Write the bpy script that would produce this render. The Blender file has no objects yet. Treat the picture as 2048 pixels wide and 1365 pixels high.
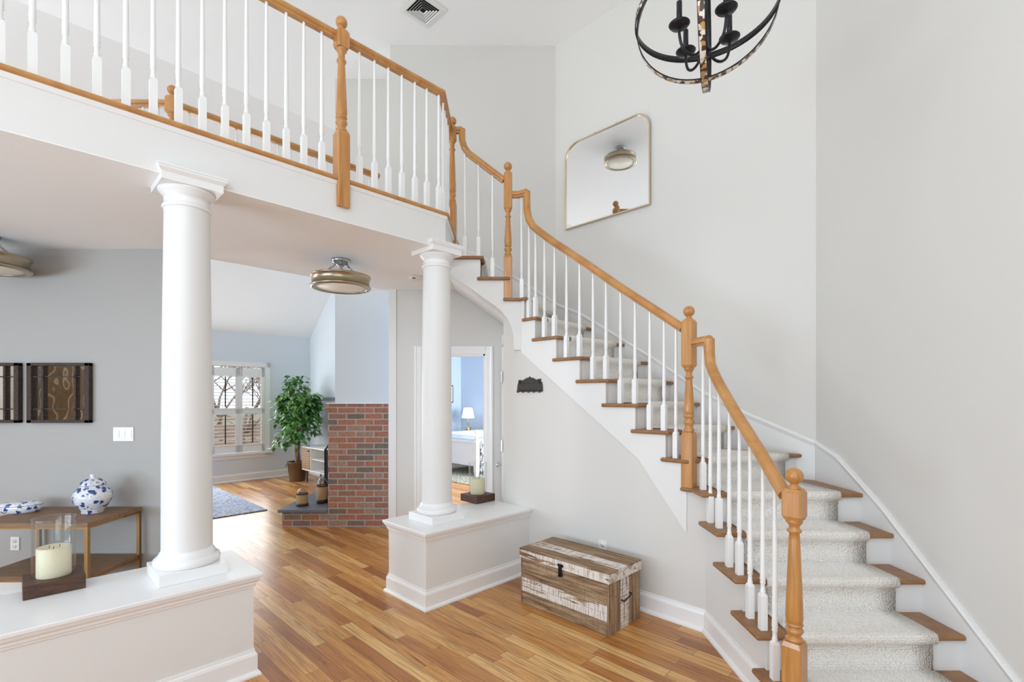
import bpy, math, random
from mathutils import Vector, Matrix
random.seed(7)
SC = bpy.context.scene
COL = SC.collection
R = math.radians

# ------------------------------------------------------------------ camera, world, lights
EYE = 1.477
YAW = R(0.4)
cam_d = bpy.data.cameras.new('camera'); cam = bpy.data.objects.new('camera', cam_d); COL.objects.link(cam)
cam.location = (0, 0, EYE); cam.rotation_euler = (R(90), 0, -YAW)
cam_d.sensor_width = 36; cam_d.lens = 984/2048*36; cam_d.shift_y = 112.5/2048; cam_d.clip_start = 0.02
SC.camera = cam
SC.view_settings.view_transform = 'Standard'; SC.view_settings.look = 'None'
SC.view_settings.gamma = 1; SC.view_settings.use_curve_mapping = False
SC.view_settings.exposure = -0.1
w = bpy.data.worlds.new('sky'); SC.world = w; w.use_nodes = True
bg = w.node_tree.nodes['Background']; bg.inputs[0].default_value = (0.86, 0.93, 1.0, 1); bg.inputs[1].default_value = 1.7
try:
    SC.cycles.max_bounces = 10; SC.cycles.diffuse_bounces = 6; SC.cycles.caustics_reflective = False
    SC.cycles.caustics_refractive = False; SC.cycles.sample_clamp_indirect = 4.0; SC.cycles.transparent_max_bounces = 16
except Exception: pass

def area(name, loc, aim, sx, sy, power, col=(1, 0.97, 0.93)):
    l = bpy.data.lights.new(name, 'AREA'); l.shape = 'RECTANGLE'; l.size = sx; l.size_y = sy
    l.energy = power; l.color = col
    o = bpy.data.objects.new(name, l); COL.objects.link(o); o.location = loc
    o.rotation_euler = (Vector(aim)-Vector(loc)).to_track_quat('-Z', 'Y').to_euler()
    return o
# daylight at the entry window; the rest are added fill lamps
area('daylight_entry', (-0.6, -2.02, 3.6), (-0.6, 5, 5.6), 3.4, 2.0, 60, (0.90, 0.955, 1))
area('fill_side', (-6.45, -1.05, 1.1), (-3.6, -0.2, 3.9), 1.7, 1.8, 150, (0.68, 0.84, 1))  # added fill at the left wall, tilted up at the lower ceiling
area('fill_side_upper', (-6.45, 0.2, 4.0), (0, 0.2, 4.8), 2.6, 1.2, 78, (0.90, 0.955, 1))  # added fill for the upper walls
area('fill_dining', (-4.6, -2.0, 1.1), (-3.9, 0.6, 3.7), 2.4, 1.6, 140, (0.68, 0.84, 1))  # added to lift the lower ceiling, its window invented with it
area('fill_low', (-0.8, -2.0, 0.55), (-1.4, -0.2, 2.2), 2.8, 0.8, 40, (0.68, 0.84, 1))  # added low fill aimed up at the lower ceiling; no door there

# ------------------------------------------------------------------ frame of measure
FPX = 984.0; HZ = 795.0
def at_height(px, py, z):
    d = FPX*(z-EYE)/(HZ-py); x = (px-1024)/FPX*d
    return Vector((x*math.cos(YAW)+d*math.sin(YAW), -x*math.sin(YAW)+d*math.cos(YAW), z))
def on_plane(px, nx, ny, c, py=None):
    t = (px-1024)/FPX
    rx = t*math.cos(YAW)+math.sin(YAW); ry = -t*math.sin(YAW)+math.cos(YAW)
    d = c/(nx*rx+ny*ry)
    return Vector((d*rx, d*ry, EYE if py is None else EYE+(HZ-py)*d/FPX))
RISE = 0.179
F2 = 16*RISE                # second floor level
HS = 2.595                  # lower ceiling
CEIL = 5.125
S2 = math.sqrt(0.5)
A = Vector((S2, S2, 0)); B = Vector((-S2, S2, 0)); UP = Vector((0, 0, 1))
def ab(p, q, z=0.0):        # p = X+Y, q = X-Y
    return Vector(((p+q)/2, (p-q)/2, z))

# ------------------------------------------------------------------ materials
def lin(c):
    c = c/255.0
    return c/12.92 if c <= 0.04045 else ((c+0.055)/1.055)**2.4
def rgb(r, g, b): return (lin(r), lin(g), lin(b), 1)
class NT:
    def __init__(s, name):
        s.m = bpy.data.materials.new(name); s.m.use_nodes = True
        s.t = s.m.node_tree; s.b = s.t.nodes['Principled BSDF']; s.out = s.t.nodes['Material Output']
    def n(s, typ, **kw):
        nd = s.t.nodes.new(typ)
        for k, v in kw.items(): setattr(nd, k, v)
        return nd
    def l(s, a, b): s.t.links.new(a, b)
    def put(s, sock, v):
        if hasattr(v, 'is_linked') or hasattr(v, 'links'): s.l(v, sock)
        else: sock.default_value = v
    def math(s, op, a, b=0.0, c=None):
        nd = s.n('ShaderNodeMath', operation=op); s.put(nd.inputs[0], a); s.put(nd.inputs[1], b)
        if c is not None: s.put(nd.inputs[2], c)
        return nd.outputs[0]
    def coords(s, rot=(0, 0, 0), scale=(1, 1, 1), kind='Object'):
        tc = s.n('ShaderNodeTexCoord'); mp = s.n('ShaderNodeMapping')
        mp.inputs['Rotation'].default_value = rot; mp.inputs['Scale'].default_value = scale
        s.l(tc.outputs[kind], mp.inputs[0]); return mp.outputs[0]
    def noise(s, vec, scale, detail=3, rough=0.5, dist=0.0):
        nd = s.n('ShaderNodeTexNoise'); s.l(vec, nd.inputs['Vector']); nd.inputs['Scale'].default_value = scale
        nd.inputs['Detail'].default_value = detail; nd.inputs['Roughness'].default_value = rough
        nd.inputs['Distortion'].default_value = dist; return nd.outputs['Fac']
    def ramp(s, fac, stops, interp='LINEAR'):
        nd = s.n('ShaderNodeValToRGB'); nd.color_ramp.interpolation = interp
        e = nd.color_ramp.elements
        while len(e) < len(stops): e.new(0.5)
        for i, (p, c) in enumerate(stops): e[i].position = p; e[i].color = c
        s.l(fac, nd.inputs[0]); return nd.outputs[0]
    def mix(s, fac, a, b, mode='MIX'):
        nd = s.n('ShaderNodeMixRGB', blend_type=mode); s.put(nd.inputs[0], fac); s.put(nd.inputs[1], a); s.put(nd.inputs[2], b)
        return nd.outputs[0]
    def bump(s, h, strength=0.3, dist=0.01):
        nd = s.n('ShaderNodeBump'); nd.inputs['Strength'].default_value = strength; nd.inputs['Distance'].default_value = dist
        s.l(h, nd.inputs['Height']); s.l(nd.outputs[0], s.b.inputs['Normal'])
    def set(s, color=None, rough=None, metal=None, spec=None):
        if color is not None: s.put(s.b.inputs['Base Color'], color)
        if rough is not None: s.put(s.b.inputs['Roughness'], rough)
        if metal is not None: s.put(s.b.inputs['Metallic'], metal)
        if spec is not None: s.put(s.b.inputs['Specular IOR Level'], spec)
        return s.m

def paint(name, c, rough=0.55, bump=0.03, spec=0.3):
    t = NT(name); v = t.coords(kind='Object')
    n = t.noise(v, 2.2, 2); col = t.mix(t.math('MULTIPLY', n, 0.05), c, (c[0]*0.93, c[1]*0.93, c[2]*0.93, 1))
    t.bump(t.noise(v, 160, 2), bump, 0.002)
    return t.set(col, rough, 0, spec)
def plain(name, c, rough=0.5, metal=0.0, spec=0.5):
    t = NT(name); v = t.coords(); n = t.noise(v, 25, 3)
    return t.set(t.mix(t.math('MULTIPLY', n, 0.12), c, (c[0]*0.8, c[1]*0.8, c[2]*0.8, 1)), rough, metal, spec)

M = {}
M['wall'] = paint('wall_paint', rgb(218, 216, 212))
M['wall_grey'] = paint('greige_wall_paint', rgb(176, 174, 171))
M['wall_blue'] = paint('blue_wall_paint', rgb(220, 228, 235))
M['wall_bed'] = paint('bedroom_blue_paint', rgb(202, 219, 238))
M['ceil'] = paint('ceiling_paint', rgb(248, 248, 248), 0.8)
M['trim'] = paint('white_trim_gloss', rgb(241, 241, 241), 0.28, 0.01, 0.5)
M['trim_satin'] = paint('white_trim_satin', rgb(230, 230, 229), 0.42, 0.01, 0.4)
M['white'] = plain('white_plastic', rgb(236, 236, 234), 0.35)

def floor_mat():
    t = NT('oak_strip_floor')
    v = t.coords(rot=(0, 0, R(-45)))       # boards run along B
    sp = t.n('ShaderNodeSeparateXYZ'); t.l(v, sp.inputs[0])
    u, y = sp.outputs[1], sp.outputs[0]
    row = t.math('FLOOR', t.math('DIVIDE', y, 0.078))
    wn = t.n('ShaderNodeTexWhiteNoise', noise_dimensions='1D'); t.l(row, wn.inputs['W'])
    ln = t.math('ADD', 0.75, t.math('MULTIPLY', wn.outputs['Value'], 0.5))
    uu = t.math('DIVIDE', t.math('ADD', u, t.math('MULTIPLY', wn.outputs['Value'], 9.0)), ln)
    cell = t.math('FLOOR', uu)
    cb = t.n('ShaderNodeCombineXYZ'); t.l(row, cb.inputs[0]); t.l(cell, cb.inputs[1])
    w2 = t.n('ShaderNodeTexWhiteNoise', noise_dimensions='2D'); t.l(cb.outputs[0], w2.inputs['Vector'])
    base = t.ramp(w2.outputs['Value'], [(0, rgb(156, 98, 52)), (0.15, rgb(184, 122, 64)), (0.45, rgb(206, 147, 80)), (0.8, rgb(220, 166, 98)), (1, rgb(232, 188, 124))])
    # grain running with each board
    cv = t.n('ShaderNodeCombineXYZ'); t.l(t.math('MULTIPLY', u, 1.7), cv.inputs[0]); t.l(t.math('MULTIPLY', y, 34.0), cv.inputs[1]); t.l(t.math('MULTIPLY', w2.outputs['Value'], 37.0), cv.inputs[2])
    g = t.noise(cv.outputs[0], 2.0, 5, 0.6, 0.8)
    col = t.mix(t.ramp(g, [(0.42, (0, 0, 0, 1)), (0.66, (0.55, 0.55, 0.55, 1))]), base, rgb(118, 68, 34))
    cv2 = t.n('ShaderNodeCombineXYZ'); t.l(t.math('MULTIPLY', u, 1.1), cv2.inputs[0]); t.l(t.math('MULTIPLY', y, 12.0), cv2.inputs[1]); t.l(t.math('MULTIPLY', w2.outputs['Value'], 11.0), cv2.inputs[2])
    k = t.noise(cv2.outputs[0], 1.6, 3, 0.55, 1.2)
    col = t.mix(t.ramp(k, [(0.60, (0, 0, 0, 1)), (0.78, (0.85, 0.85, 0.85, 1))]), col, rgb(92, 54, 30))
    fy = t.math('FRACT', t.math('DIVIDE', y, 0.078)); fu = t.math('FRACT', uu)
    gap = t.math('MAXIMUM', t.math('LESS_THAN', fy, 0.03), t.math('LESS_THAN', fu, 0.003))
    col = t.mix(t.math('MULTIPLY', gap, 0.75), col, rgb(70, 42, 22))
    t.bump(t.math('SUBTRACT', t.math('MULTIPLY', g, 0.15), gap), 0.15, 0.002)
    t.b.inputs['Coat Weight'].default_value = 0.12; t.b.inputs['Coat Roughness'].default_value = 0.2
    return t.set(col, t.math('ADD', 0.24, t.math('MULTIPLY', g, 0.12)), 0, 0.45)
M['floor'] = floor_mat()

def wood(name, c1, c2, scale=3.0, stretch=(1, 1, 0.08), rough=0.35, coat=0.2, dark=None):
    t = NT(name); v = t.coords(scale=stretch)
    g = t.noise(v, scale*12, 6, 0.62, 0.6)
    w_ = t.noise(v, scale*3, 2, 0.5, 1.5)
    col = t.ramp(g, [(0.3, c1), (0.68, c2)])
    col = t.mix(t.math('MULTIPLY', w_, 0.35), col, dark or (c1[0]*0.7, c1[1]*0.65, c1[2]*0.6, 1))
    t.b.inputs['Coat Weight'].default_value = coat; t.b.inputs['Coat Roughness'].default_value = 0.2
    t.bump(g, 0.08, 0.001)
    return t.set(col, rough, 0, 0.4)
M['oak'] = wood('honey_oak', rgb(178, 118, 58), rgb(210, 156, 92), rough=0.28, coat=0.35)
M['oak_rail'] = wood('honey_oak_handrail', rgb(176, 118, 58), rgb(208, 156, 94), stretch=(0.3, 0.3, 0.3), scale=2, rough=0.28, coat=0.35)
M['oak_tread'] = wood('oak_tread', rgb(134, 94, 58), rgb(168, 124, 82), stretch=(0.35, 0.35, 1), scale=4, rough=0.42, coat=0.08)
M['walnut'] = wood('dark_walnut', rgb(62, 40, 30), rgb(98, 68, 52), stretch=(0.2, 0.2, 1), scale=5, rough=0.5, coat=0)
M['table_wood'] = wood('table_brown_wood', rgb(118, 88, 62), rgb(154, 120, 88), stretch=(0.15, 1, 1), scale=4, rough=0.5, coat=0)
M['dark_frame'] = wood('dark_mirror_frame', rgb(38, 28, 22), rgb(80, 60, 48), stretch=(1, 1, 1), scale=5, rough=0.6, coat=0)
M['bark'] = wood('ficus_bark', rgb(96, 70, 48), rgb(170, 138, 104), stretch=(1, 1, 0.2), scale=5, rough=0.8, coat=0)

def chest_wood(name, whitewash, upright=False):
    t = NT(name)
    k = (lambda a, b_, c: (b_, b_, a)) if upright else (lambda a, b_, c: (a, b_, c))
    v = t.coords(scale=k(0.18, 2.8, 2.8)); v2 = t.coords(scale=k(9, 0.8, 0.8)); v3 = t.coords(scale=k(0.35, 3.4, 3.4))
    g = t.noise(v, 16, 8, 0.72, 0.5)
    col = t.ramp(g, [(0.30, rgb(78, 58, 44)), (0.44, rgb(128, 102, 78)), (0.56, rgb(166, 142, 114)), (0.72, rgb(190, 170, 142))])
    saw = t.noise(v2, 12, 3, 0.6, 0.4)
    col = t.mix(t.ramp(saw, [(0.55, (0, 0, 0, 1)), (0.66, (0.45, 0.45, 0.45, 1))]), col, rgb(104, 80, 60))
    if whitewash:
        wv = t.noise(v3, 8, 6, 0.75, 0.4)
        f = t.ramp(wv, [(0.42, (0, 0, 0, 1)), (0.46, (1, 1, 1, 1))])
        f = t.math('MULTIPLY', f, t.ramp(saw, [(0.50, (1, 1, 1, 1)), (0.62, (0.35, 0.35, 0.35, 1))]))
        col = t.mix(f, col, rgb(228, 222, 216))
    t.bump(g, 0.35, 0.002)
    return t.set(col, 0.7, 0, 0.2)
M['chest_brown'] = chest_wood('reclaimed_brown_wood', False)
M['chest_white'] = chest_wood('whitewashed_wood', True)
M['chest_brown_end'] = chest_wood('reclaimed_brown_wood_upright', False, True)
M['chest_white_end'] = chest_wood('whitewashed_wood_upright', True, True)

def brick_mat(axis):
    t = NT('red_brick_'+axis); v = t.coords()
    sp = t.n('ShaderNodeSeparateXYZ'); t.l(v, sp.inputs[0])
    u = sp.outputs[0] if axis == 'x' else sp.outputs[1]; z = sp.outputs[2]
    wob = t.noise(v, 22, 3); z = t.math('ADD', z, t.math('MULTIPLY', t.math('SUBTRACT', wob, 0.5), 0.008)); u = t.math('ADD', u, t.math('MULTIPLY', t.math('SUBTRACT', t.noise(v, 31, 2), 0.5), 0.012)); zz = t.math('DIVIDE', z, 0.0677); row = t.math('FLOOR', zz)
    uu = t.math('ADD', t.math('DIVIDE', u, 0.206), t.math('MULTIPLY', t.math('MODULO', t.math('ABSOLUTE', row), 2.0), 0.5))
    cell = t.math('FLOOR', uu)
    cb = t.n('ShaderNodeCombineXYZ'); t.l(row, cb.inputs[0]); t.l(cell, cb.inputs[1])
    w2 = t.n('ShaderNodeTexWhiteNoise', noise_dimensions='2D'); t.l(cb.outputs[0], w2.inputs['Vector'])
    base = t.ramp(w2.outputs['Value'], [(0, rgb(122, 112, 104)), (0.2, rgb(146, 122, 110)), (0.4, rgb(166, 114, 94)), (0.7, rgb(182, 122, 98)), (1, rgb(168, 144, 130))])
    n = t.noise(v, 30, 4); col = t.mix(t.ramp(n, [(0.45, (0, 0, 0, 1)), (0.72, (0.6, 0.6, 0.6, 1))]), base, rgb(112, 94, 86))
    fz = t.math('FRACT', zz); fu = t.math('FRACT', uu)
    gap = t.math('MAXIMUM', t.math('LESS_THAN', fz, 0.19), t.math('LESS_THAN', fu, 0.065))
    col = t.mix(gap, col, rgb(176, 168, 160))
    t.bump(t.math('SUBTRACT', t.math('MULTIPLY', n, 0.3), gap), 0.6, 0.006)
    return t.set(col, 0.85, 0, 0.15)
M['brick'] = brick_mat('x'); M['brick_side'] = brick_mat('y')
M['slate'] = plain('grey_slate', rgb(112, 118, 130), 0.35)

def carpet(name, c1, c2, riser):
    t = NT(name); v = t.coords()
    vo = t.n('ShaderNodeTexVoronoi'); t.l(v, vo.inputs['Vector']); vo.inputs['Scale'].default_value = 110
    h = vo.outputs['Distance']
    n = t.noise(v, 9, 3)
    f = t.math('MULTIPLY', h, 1.0)
    col = t.mix(t.ramp(f, [(0.25, (0, 0, 0, 1)), (0.8, (0.5, 0.5, 0.5, 1))]), c1, c2)
    col = t.mix(t.math('MULTIPLY', n, 0.15), col, c2)
    if riser:
        sp = t.n('ShaderNodeSeparateXYZ'); t.l(v, sp.inputs[0])
        s_ = t.math('FRACT', t.math('MULTIPLY', sp.outputs[2], 85.0))
        col = t.mix(t.math('MULTIPLY', t.math('LESS_THAN', s_, 0.28), 0.30), col, c2)
    t.bump(t.math('SUBTRACT', 1.0, h), 0.7, 0.006)
    return t.set(col, 0.95, 0, 0.05)
M['runner'] = carpet('cream_loop_carpet', rgb(246, 243, 238), rgb(206, 200, 192), True)

def rug_mat(name, c1, c2, sc):
    t = NT(name); v = t.coords()
    wv = t.n('ShaderNodeTexWave'); t.l(v, wv.inputs['Vector']); wv.inputs['Scale'].default_value = sc; wv.inputs['Distortion'].default_value = 6; wv.inputs['Detail Scale'].default_value = 3
    n = t.noise(v, 30, 3)
    f = t.ramp(t.math('ADD', t.math('MULTIPLY', wv.outputs['Fac'], 0.6), t.math('MULTIPLY', n, 0.4)), [(0.35, (0, 0, 0, 1)), (0.55, (1, 1, 1, 1))])
    t.bump(f, 0.4, 0.005)
    return t.set(t.mix(f, c1, c2), 0.95, 0, 0.05)
M['rug_blue'] = rug_mat('blue_woven_rug', rgb(116, 134, 170), rgb(222, 226, 234), 7)
M['rug_bed'] = rug_mat('grey_green_rug', rgb(120, 124, 112), rgb(190, 190, 178), 5)

def metal(name, c, rough=0.3):
    t = NT(name); n = t.noise(t.coords(), 40, 2)
    return t.set(c, t.math('ADD', rough, t.math('MULTIPLY', n, 0.08)), 1.0)
M['nickel'] = metal('brushed_nickel', rgb(176, 164, 142), 0.26)
M['chrome'] = metal('polished_chrome', rgb(190, 192, 196), 0.15)
M['brass'] = metal('brass', rgb(214, 186, 120), 0.3)
M['gold'] = metal('champagne_gold', rgb(214, 198, 168), 0.3)
M['bronze'] = plain('pot_bronze', rgb(112, 92, 74), 0.4, 0.5)
M['table_metal'] = metal('table_bronze_metal', rgb(150, 118, 80), 0.5)
M['black'] = plain('black_metal', rgb(28, 28, 32), 0.35, 0.3)
M['iron'] = plain('dark_cast_iron', rgb(60, 54, 50), 0.6, 0.3)
M['vent_shade'] = plain('vent_shade_black', rgb(20, 20, 20), 0.9)
M['soot'] = plain('firebox_soot', rgb(28, 26, 25), 0.95)
def mirror_mat(name, c, wob=0.0):
    t = NT(name); n = t.noise(t.coords(), 6, 1)
    if wob: t.bump(n, wob, 0.02)
    return t.set(c, 0.02, 1.0)
M['mirror'] = mirror_mat('mirror_glass', (0.86, 0.86, 0.86, 1))
M['mirror_old'] = mirror_mat('antique_mirror_glass', (0.80, 0.77, 0.70, 1), 0.15)
def glass(name, tint=(0.97, 0.98, 0.98, 1)):
    t = NT(name); t.t.nodes.remove(t.b)
    tr = t.n('ShaderNodeBsdfTransparent'); gl = t.n('ShaderNodeBsdfGlossy'); mx = t.n('ShaderNodeMixShader')
    tr.inputs[0].default_value = tint; gl.inputs['Roughness'].default_value = 0.03
    fr = t.n('ShaderNodeLayerWeight'); fr.inputs[0].default_value = 0.5
    n = t.noise(t.coords(), 4, 1)
    t.l(t.math('ADD', t.math('MULTIPLY', t.math('POWER', fr.outputs['Facing'], 4.0), 0.6), t.math('ADD', 0.03, t.math('MULTIPLY', n, 0.01))), mx.inputs[0])
    t.l(tr.outputs[0], mx.inputs[1]); t.l(gl.outputs[0], mx.inputs[2]); t.l(mx.outputs[0], t.out.inputs[0])
    return t.m
M['glass'] = glass('clear_glass'); M['pane'] = glass('window_glass', (1, 1, 1, 1))
def wax():
    t = NT('ivory_wax'); n = t.noise(t.coords(), 8, 2)
    t.b.inputs['Subsurface Weight'].default_value = 0.3; t.b.inputs['Subsurface Radius'].default_value = (0.03, 0.02, 0.01)
    return t.set(t.mix(n, rgb(240, 230, 200), rgb(232, 218, 182)), 0.5)
M['wax'] = wax()
def glow(name, c, s):
    t = NT(name); n = t.noise(t.coords(), 10, 1)
    t.b.inputs['Emission Color'].default_value = c; t.put(t.b.inputs['Emission Strength'], t.math('ADD', s, t.math('MULTIPLY', n, 0.02)))
    return t.set(c, 0.5)
M['diffuser'] = glow('lamp_diffuser', rgb(226, 220, 208), 0.12)
M['shade'] = glow('lit_lamp_shade', rgb(255, 250, 240), 0.7)
def porcelain():
    t = NT('blue_white_porcelain'); v = t.coords()
    vo = t.n('ShaderNodeTexVoronoi'); t.l(v, vo.inputs['Vector']); vo.inputs['Scale'].default_value = 26
    n = t.noise(v, 60, 3, 0.6, 1.0)
    d = t.math('ADD', vo.outputs['Distance'], t.math('MULTIPLY', t.math('SUBTRACT', n, 0.5), 0.9))
    f = t.ramp(d, [(0.36, (1, 1, 1, 1)), (0.41, (0, 0, 0, 1))])
    n2 = t.noise(v, 34, 2, 0.5, 2.5)
    line = t.ramp(t.math('ABSOLUTE', t.math('SUBTRACT', n2, 0.5)), [(0.008, (0.8, 0.8, 0.8, 1)), (0.02, (0, 0, 0, 1))])
    f = t.math('MAXIMUM', f, line)
    blue = t.mix(n, rgb(20, 34, 96), rgb(58, 92, 176))
    t.b.inputs['Coat Weight'].default_value = 0.6; t.b.inputs['Coat Roughness'].default_value = 0.05
    return t.set(t.mix(f, rgb(236, 238, 242), blue), 0.15)
M['porcelain'] = porcelain()
def leaf():
    t = NT('ficus_leaf'); v = t.coords(); n = t.noise(v, 9, 2)
    t.b.inputs['Subsurface Weight'].default_value = 0.05
    return t.set(t.ramp(n, [(0.35, rgb(48, 94, 48)), (0.65, rgb(112, 164, 82))]), 0.35)
M['leaf'] = leaf()
def mosaic():
    t = NT('shell_mosaic_band'); v = t.coords(scale=(1, 1, 1)); vo = t.n('ShaderNodeTexVoronoi'); t.l(v, vo.inputs['Vector']); vo.inputs['Scale'].default_value = 50; vo.distance = 'CHEBYCHEV'
    col = t.ramp(vo.outputs['Color'], [(0.2, rgb(80, 62, 50)), (0.4, rgb(190, 150, 96)), (0.6, rgb(232, 228, 220)), (0.85, rgb(206, 200, 190))], 'CONSTANT')
    return t.set(col, 0.25)
M['mosaic'] = mosaic()
M['linen'] = plain('white_linen', rgb(236, 238, 242), 0.9)
M['blanket'] = plain('pale_blue_blanket', rgb(196, 212, 222), 0.9)
M['throw'] = rug_mat('grey_patterned_bedspread', rgb(104, 106, 112), rgb(206, 208, 212), 4)
M['burlap'] = plain('burlap_wrap', rgb(184, 154, 112), 0.9)
M['band'] = plain('dark_brown_band', rgb(58, 36, 28), 0.5)
M['slat'] = wood('cabinet_slat_wood', rgb(150, 116, 80), rgb(184, 150, 112), stretch=(1, 1, 1), scale=3, rough=0.5, coat=0)
M['grass'] = plain('winter_lawn', rgb(150, 142, 120), 0.95)
M['fence'] = plain('weathered_fence', rgb(190, 172, 156), 0.9)
M['twig'] = plain('bare_tree_bark', rgb(158, 140, 128), 0.95)

# ------------------------------------------------------------------ mesh builder
class MB:
    def __init__(s): s.v = []; s.f = []; s.mi = []; s.sm = []; s.cur = 0
    def add(s, vs, fs, smooth=False, mi=None):
        o = len(s.v); s.v += [Vector(p) for p in vs]
        for f in fs: s.f.append([i+o for i in f]); s.mi.append(s.cur if mi is None else mi); s.sm.append(smooth)
        return s
    def box(s, x0, x1, y0, y1, z0, z1, mi=None, M4=None):
        vs = [Vector(p) for p in [(x0, y0, z0), (x1, y0, z0), (x1, y1, z0), (x0, y1, z0), (x0, y0, z1), (x1, y0, z1), (x1, y1, z1), (x0, y1, z1)]]
        if M4 is not None: vs = [M4 @ p for p in vs]
        return s.add(vs, [(3, 2, 1, 0), (4, 5, 6, 7), (0, 1, 5, 4), (1, 2, 6, 5), (2, 3, 7, 6), (3, 0, 4, 7)], mi=mi)
    def prism(s, poly, z0, z1, mi=None):     # plan polygon between two heights
        a = sum(poly[i][0]*poly[(i+1) % len(poly)][1]-poly[(i+1) % len(poly)][0]*poly[i][1] for i in range(len(poly)))
        if a < 0: poly = list(reversed(poly))
        n = len(poly)
        vs = [(p[0], p[1], z0) for p in poly]+[(p[0], p[1], z1) for p in poly]
        fs = [tuple(reversed(range(n))), tuple(range(n, 2*n))]+[(i, (i+1) % n, n+(i+1) % n, n+i) for i in range(n)]
        return s.add(vs, fs, mi=mi)
    def slab(s, poly3, off, mi=None):         # any planar polygon thickened by vector off
        n = len(poly3); off = Vector(off); ps = [Vector(p) for p in poly3]
        nrm = Vector((0, 0, 0))
        for i in range(n): nrm += ps[i].cross(ps[(i+1) % n])
        if nrm.dot(off) > 0: ps.reverse()
        vs = ps+[p+off for p in ps]
        fs = [tuple(range(n)), tuple(reversed(range(n, 2*n)))]+[((i+1) % n, i, n+i, n+(i+1) % n) for i in range(n)]
        return s.add(vs, fs, mi=mi)
    def lathe(s, prof, c=(0, 0, 0), seg=24, mi=None, sx=1.0, sy=1.0, cap=True):
        c = Vector(c); n = len(prof); vs = []; fs = []
        for r, z in prof:
            for k in range(seg):
                a = 2*math.pi*k/seg; vs.append(c+Vector((math.cos(a)*r*sx, math.sin(a)*r*sy, z)))
        for i in range(n-1):
            for k in range(seg):
                k2 = (k+1) % seg; fs.append((i*seg+k, i*seg+k2, (i+1)*seg+k2, (i+1)*seg+k))
        s.add(vs, fs, True, mi)
        if cap:
            o = len(s.v)-len(vs)
            for i, rev in ((0, True), (n-1, False)):
                if prof[i][0] > 1e-5:
                    f = [o+i*seg+k for k in range(seg)]
                    s.f.append(list(reversed(f)) if rev else f); s.mi.append(s.cur if mi is None else mi); s.sm.append(False)
        return s
    def sqlathe(s, prof, c, rot=0.0, cham=0.0, mi=None):   # square (chamfered) sections: (half side, z)
        vs = []; fs = []; c = Vector(c); m = Matrix.Rotation(rot, 3, 'Z')
        n = 8 if cham else 4
        for h, z in prof:
            if cham:
                k = h-cham*min(1, h/0.02)
                P = [(h, -k), (h, k), (k, h), (-k, h), (-h, k), (-h, -k), (-k, -h), (k, -h)]
            else: P = [(h, -h), (h, h), (-h, h), (-h, -h)]
            vs += [c+m @ Vector((x, y, z)) for x, y in P]
        for i in range(len(prof)-1):
            for k in range(n):
                k2 = (k+1) % n; fs.append((i*n+k, i*n+k2, (i+1)*n+k2, (i+1)*n+k))
        fs.append(tuple(reversed(range(n)))); fs.append(tuple((len(prof)-1)*n+k for k in range(n)))
        return s.add(vs, fs, mi=mi)
    def tube(s, pts, r, seg=8, mi=None, closed=False):
        pts = [Vector(p) for p in pts]; n = len(pts); vs = []; fs = []
        rr = r if isinstance(r, (list, tuple)) else [r]*n
        prev = None
        for i, p in enumerate(pts):
            if closed: t = pts[(i+1) % n]-pts[i-1]
            else: t = (pts[min(i+1, n-1)]-pts[max(i-1, 0)])
            t.normalize()
            if prev is None:
                a = Vector((0, 0, 1)) if abs(t.z) < 0.9 else Vector((1, 0, 0)); u = t.cross(a).normalized()
            else: u = (prev-t*prev.dot(t)).normalized()
            prev = u; v = t.cross(u)
            for k in range(seg):
                an = 2*math.pi*k/seg; vs.append(p+(u*math.cos(an)+v*math.sin(an))*rr[i])
        for i in range(n if closed else n-1):
            j = (i+1) % n
            for k in range(seg):
                k2 = (k+1) % seg; fs.append((i*seg+k, i*seg+k2, j*seg+k2, j*seg+k))
        if not closed: fs.append(tuple(reversed(range(seg)))); fs.append(tuple((n-1)*seg+k for k in range(seg)))
        return s.add(vs, fs, True, mi)
    def sweep(s, pts, prof, side=None, upright=False, smooth=False, mi=None, closed=False):
        # prof: (out, up) pairs; out = to the right of travel in plan
        pts = [Vector(p) for p in pts]; n = len(pts); m = len(prof); vs = []; fs = []
        def hn(d):
            h = Vector((d.y, -d.x, 0)); return h.normalized() if h.length > 1e-6 else None
        for i, p in enumerate(pts):
            d0 = (pts[i]-pts[i-1]).normalized() if (i > 0 or closed) else None
            d1 = (pts[(i+1) % n]-pts[i]).normalized() if (i < n-1 or closed) else None
            if d0 is None: d0 = d1
            if d1 is None: d1 = d0
            if side is not None: sd = Vector(side); k = 1.0
            else:
                a, b = hn(d0), hn(d1)
                if a is None: a = b
                if b is None: b = a
                sd = (a+b).normalized(); k = 1.0/max(0.35, sd.dot(a))
            if upright: up = Vector((0, 0, 1)); ku = 1.0
            else:
                t = (d0+d1).normalized(); up = sd.cross(t).normalized(); 
                u0 = sd.cross(d0).normalized(); ku = 1.0/max(0.35, up.dot(u0))
            for o, z in prof: vs.append(p+sd*o*k+up*z*ku)
        for i in range(n if closed else n-1):
            j = (i+1) % n
            for k_ in range(m):
                k2 = (k_+1) % m; fs.append((i*m+k_, i*m+k2, j*m+k2, j*m+k_))
        if not closed: fs.append(tuple(reversed(range(m)))); fs.append(tuple((n-1)*m+k_ for k_ in range(m)))
        return s.add(vs, fs, smooth, mi)
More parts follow.
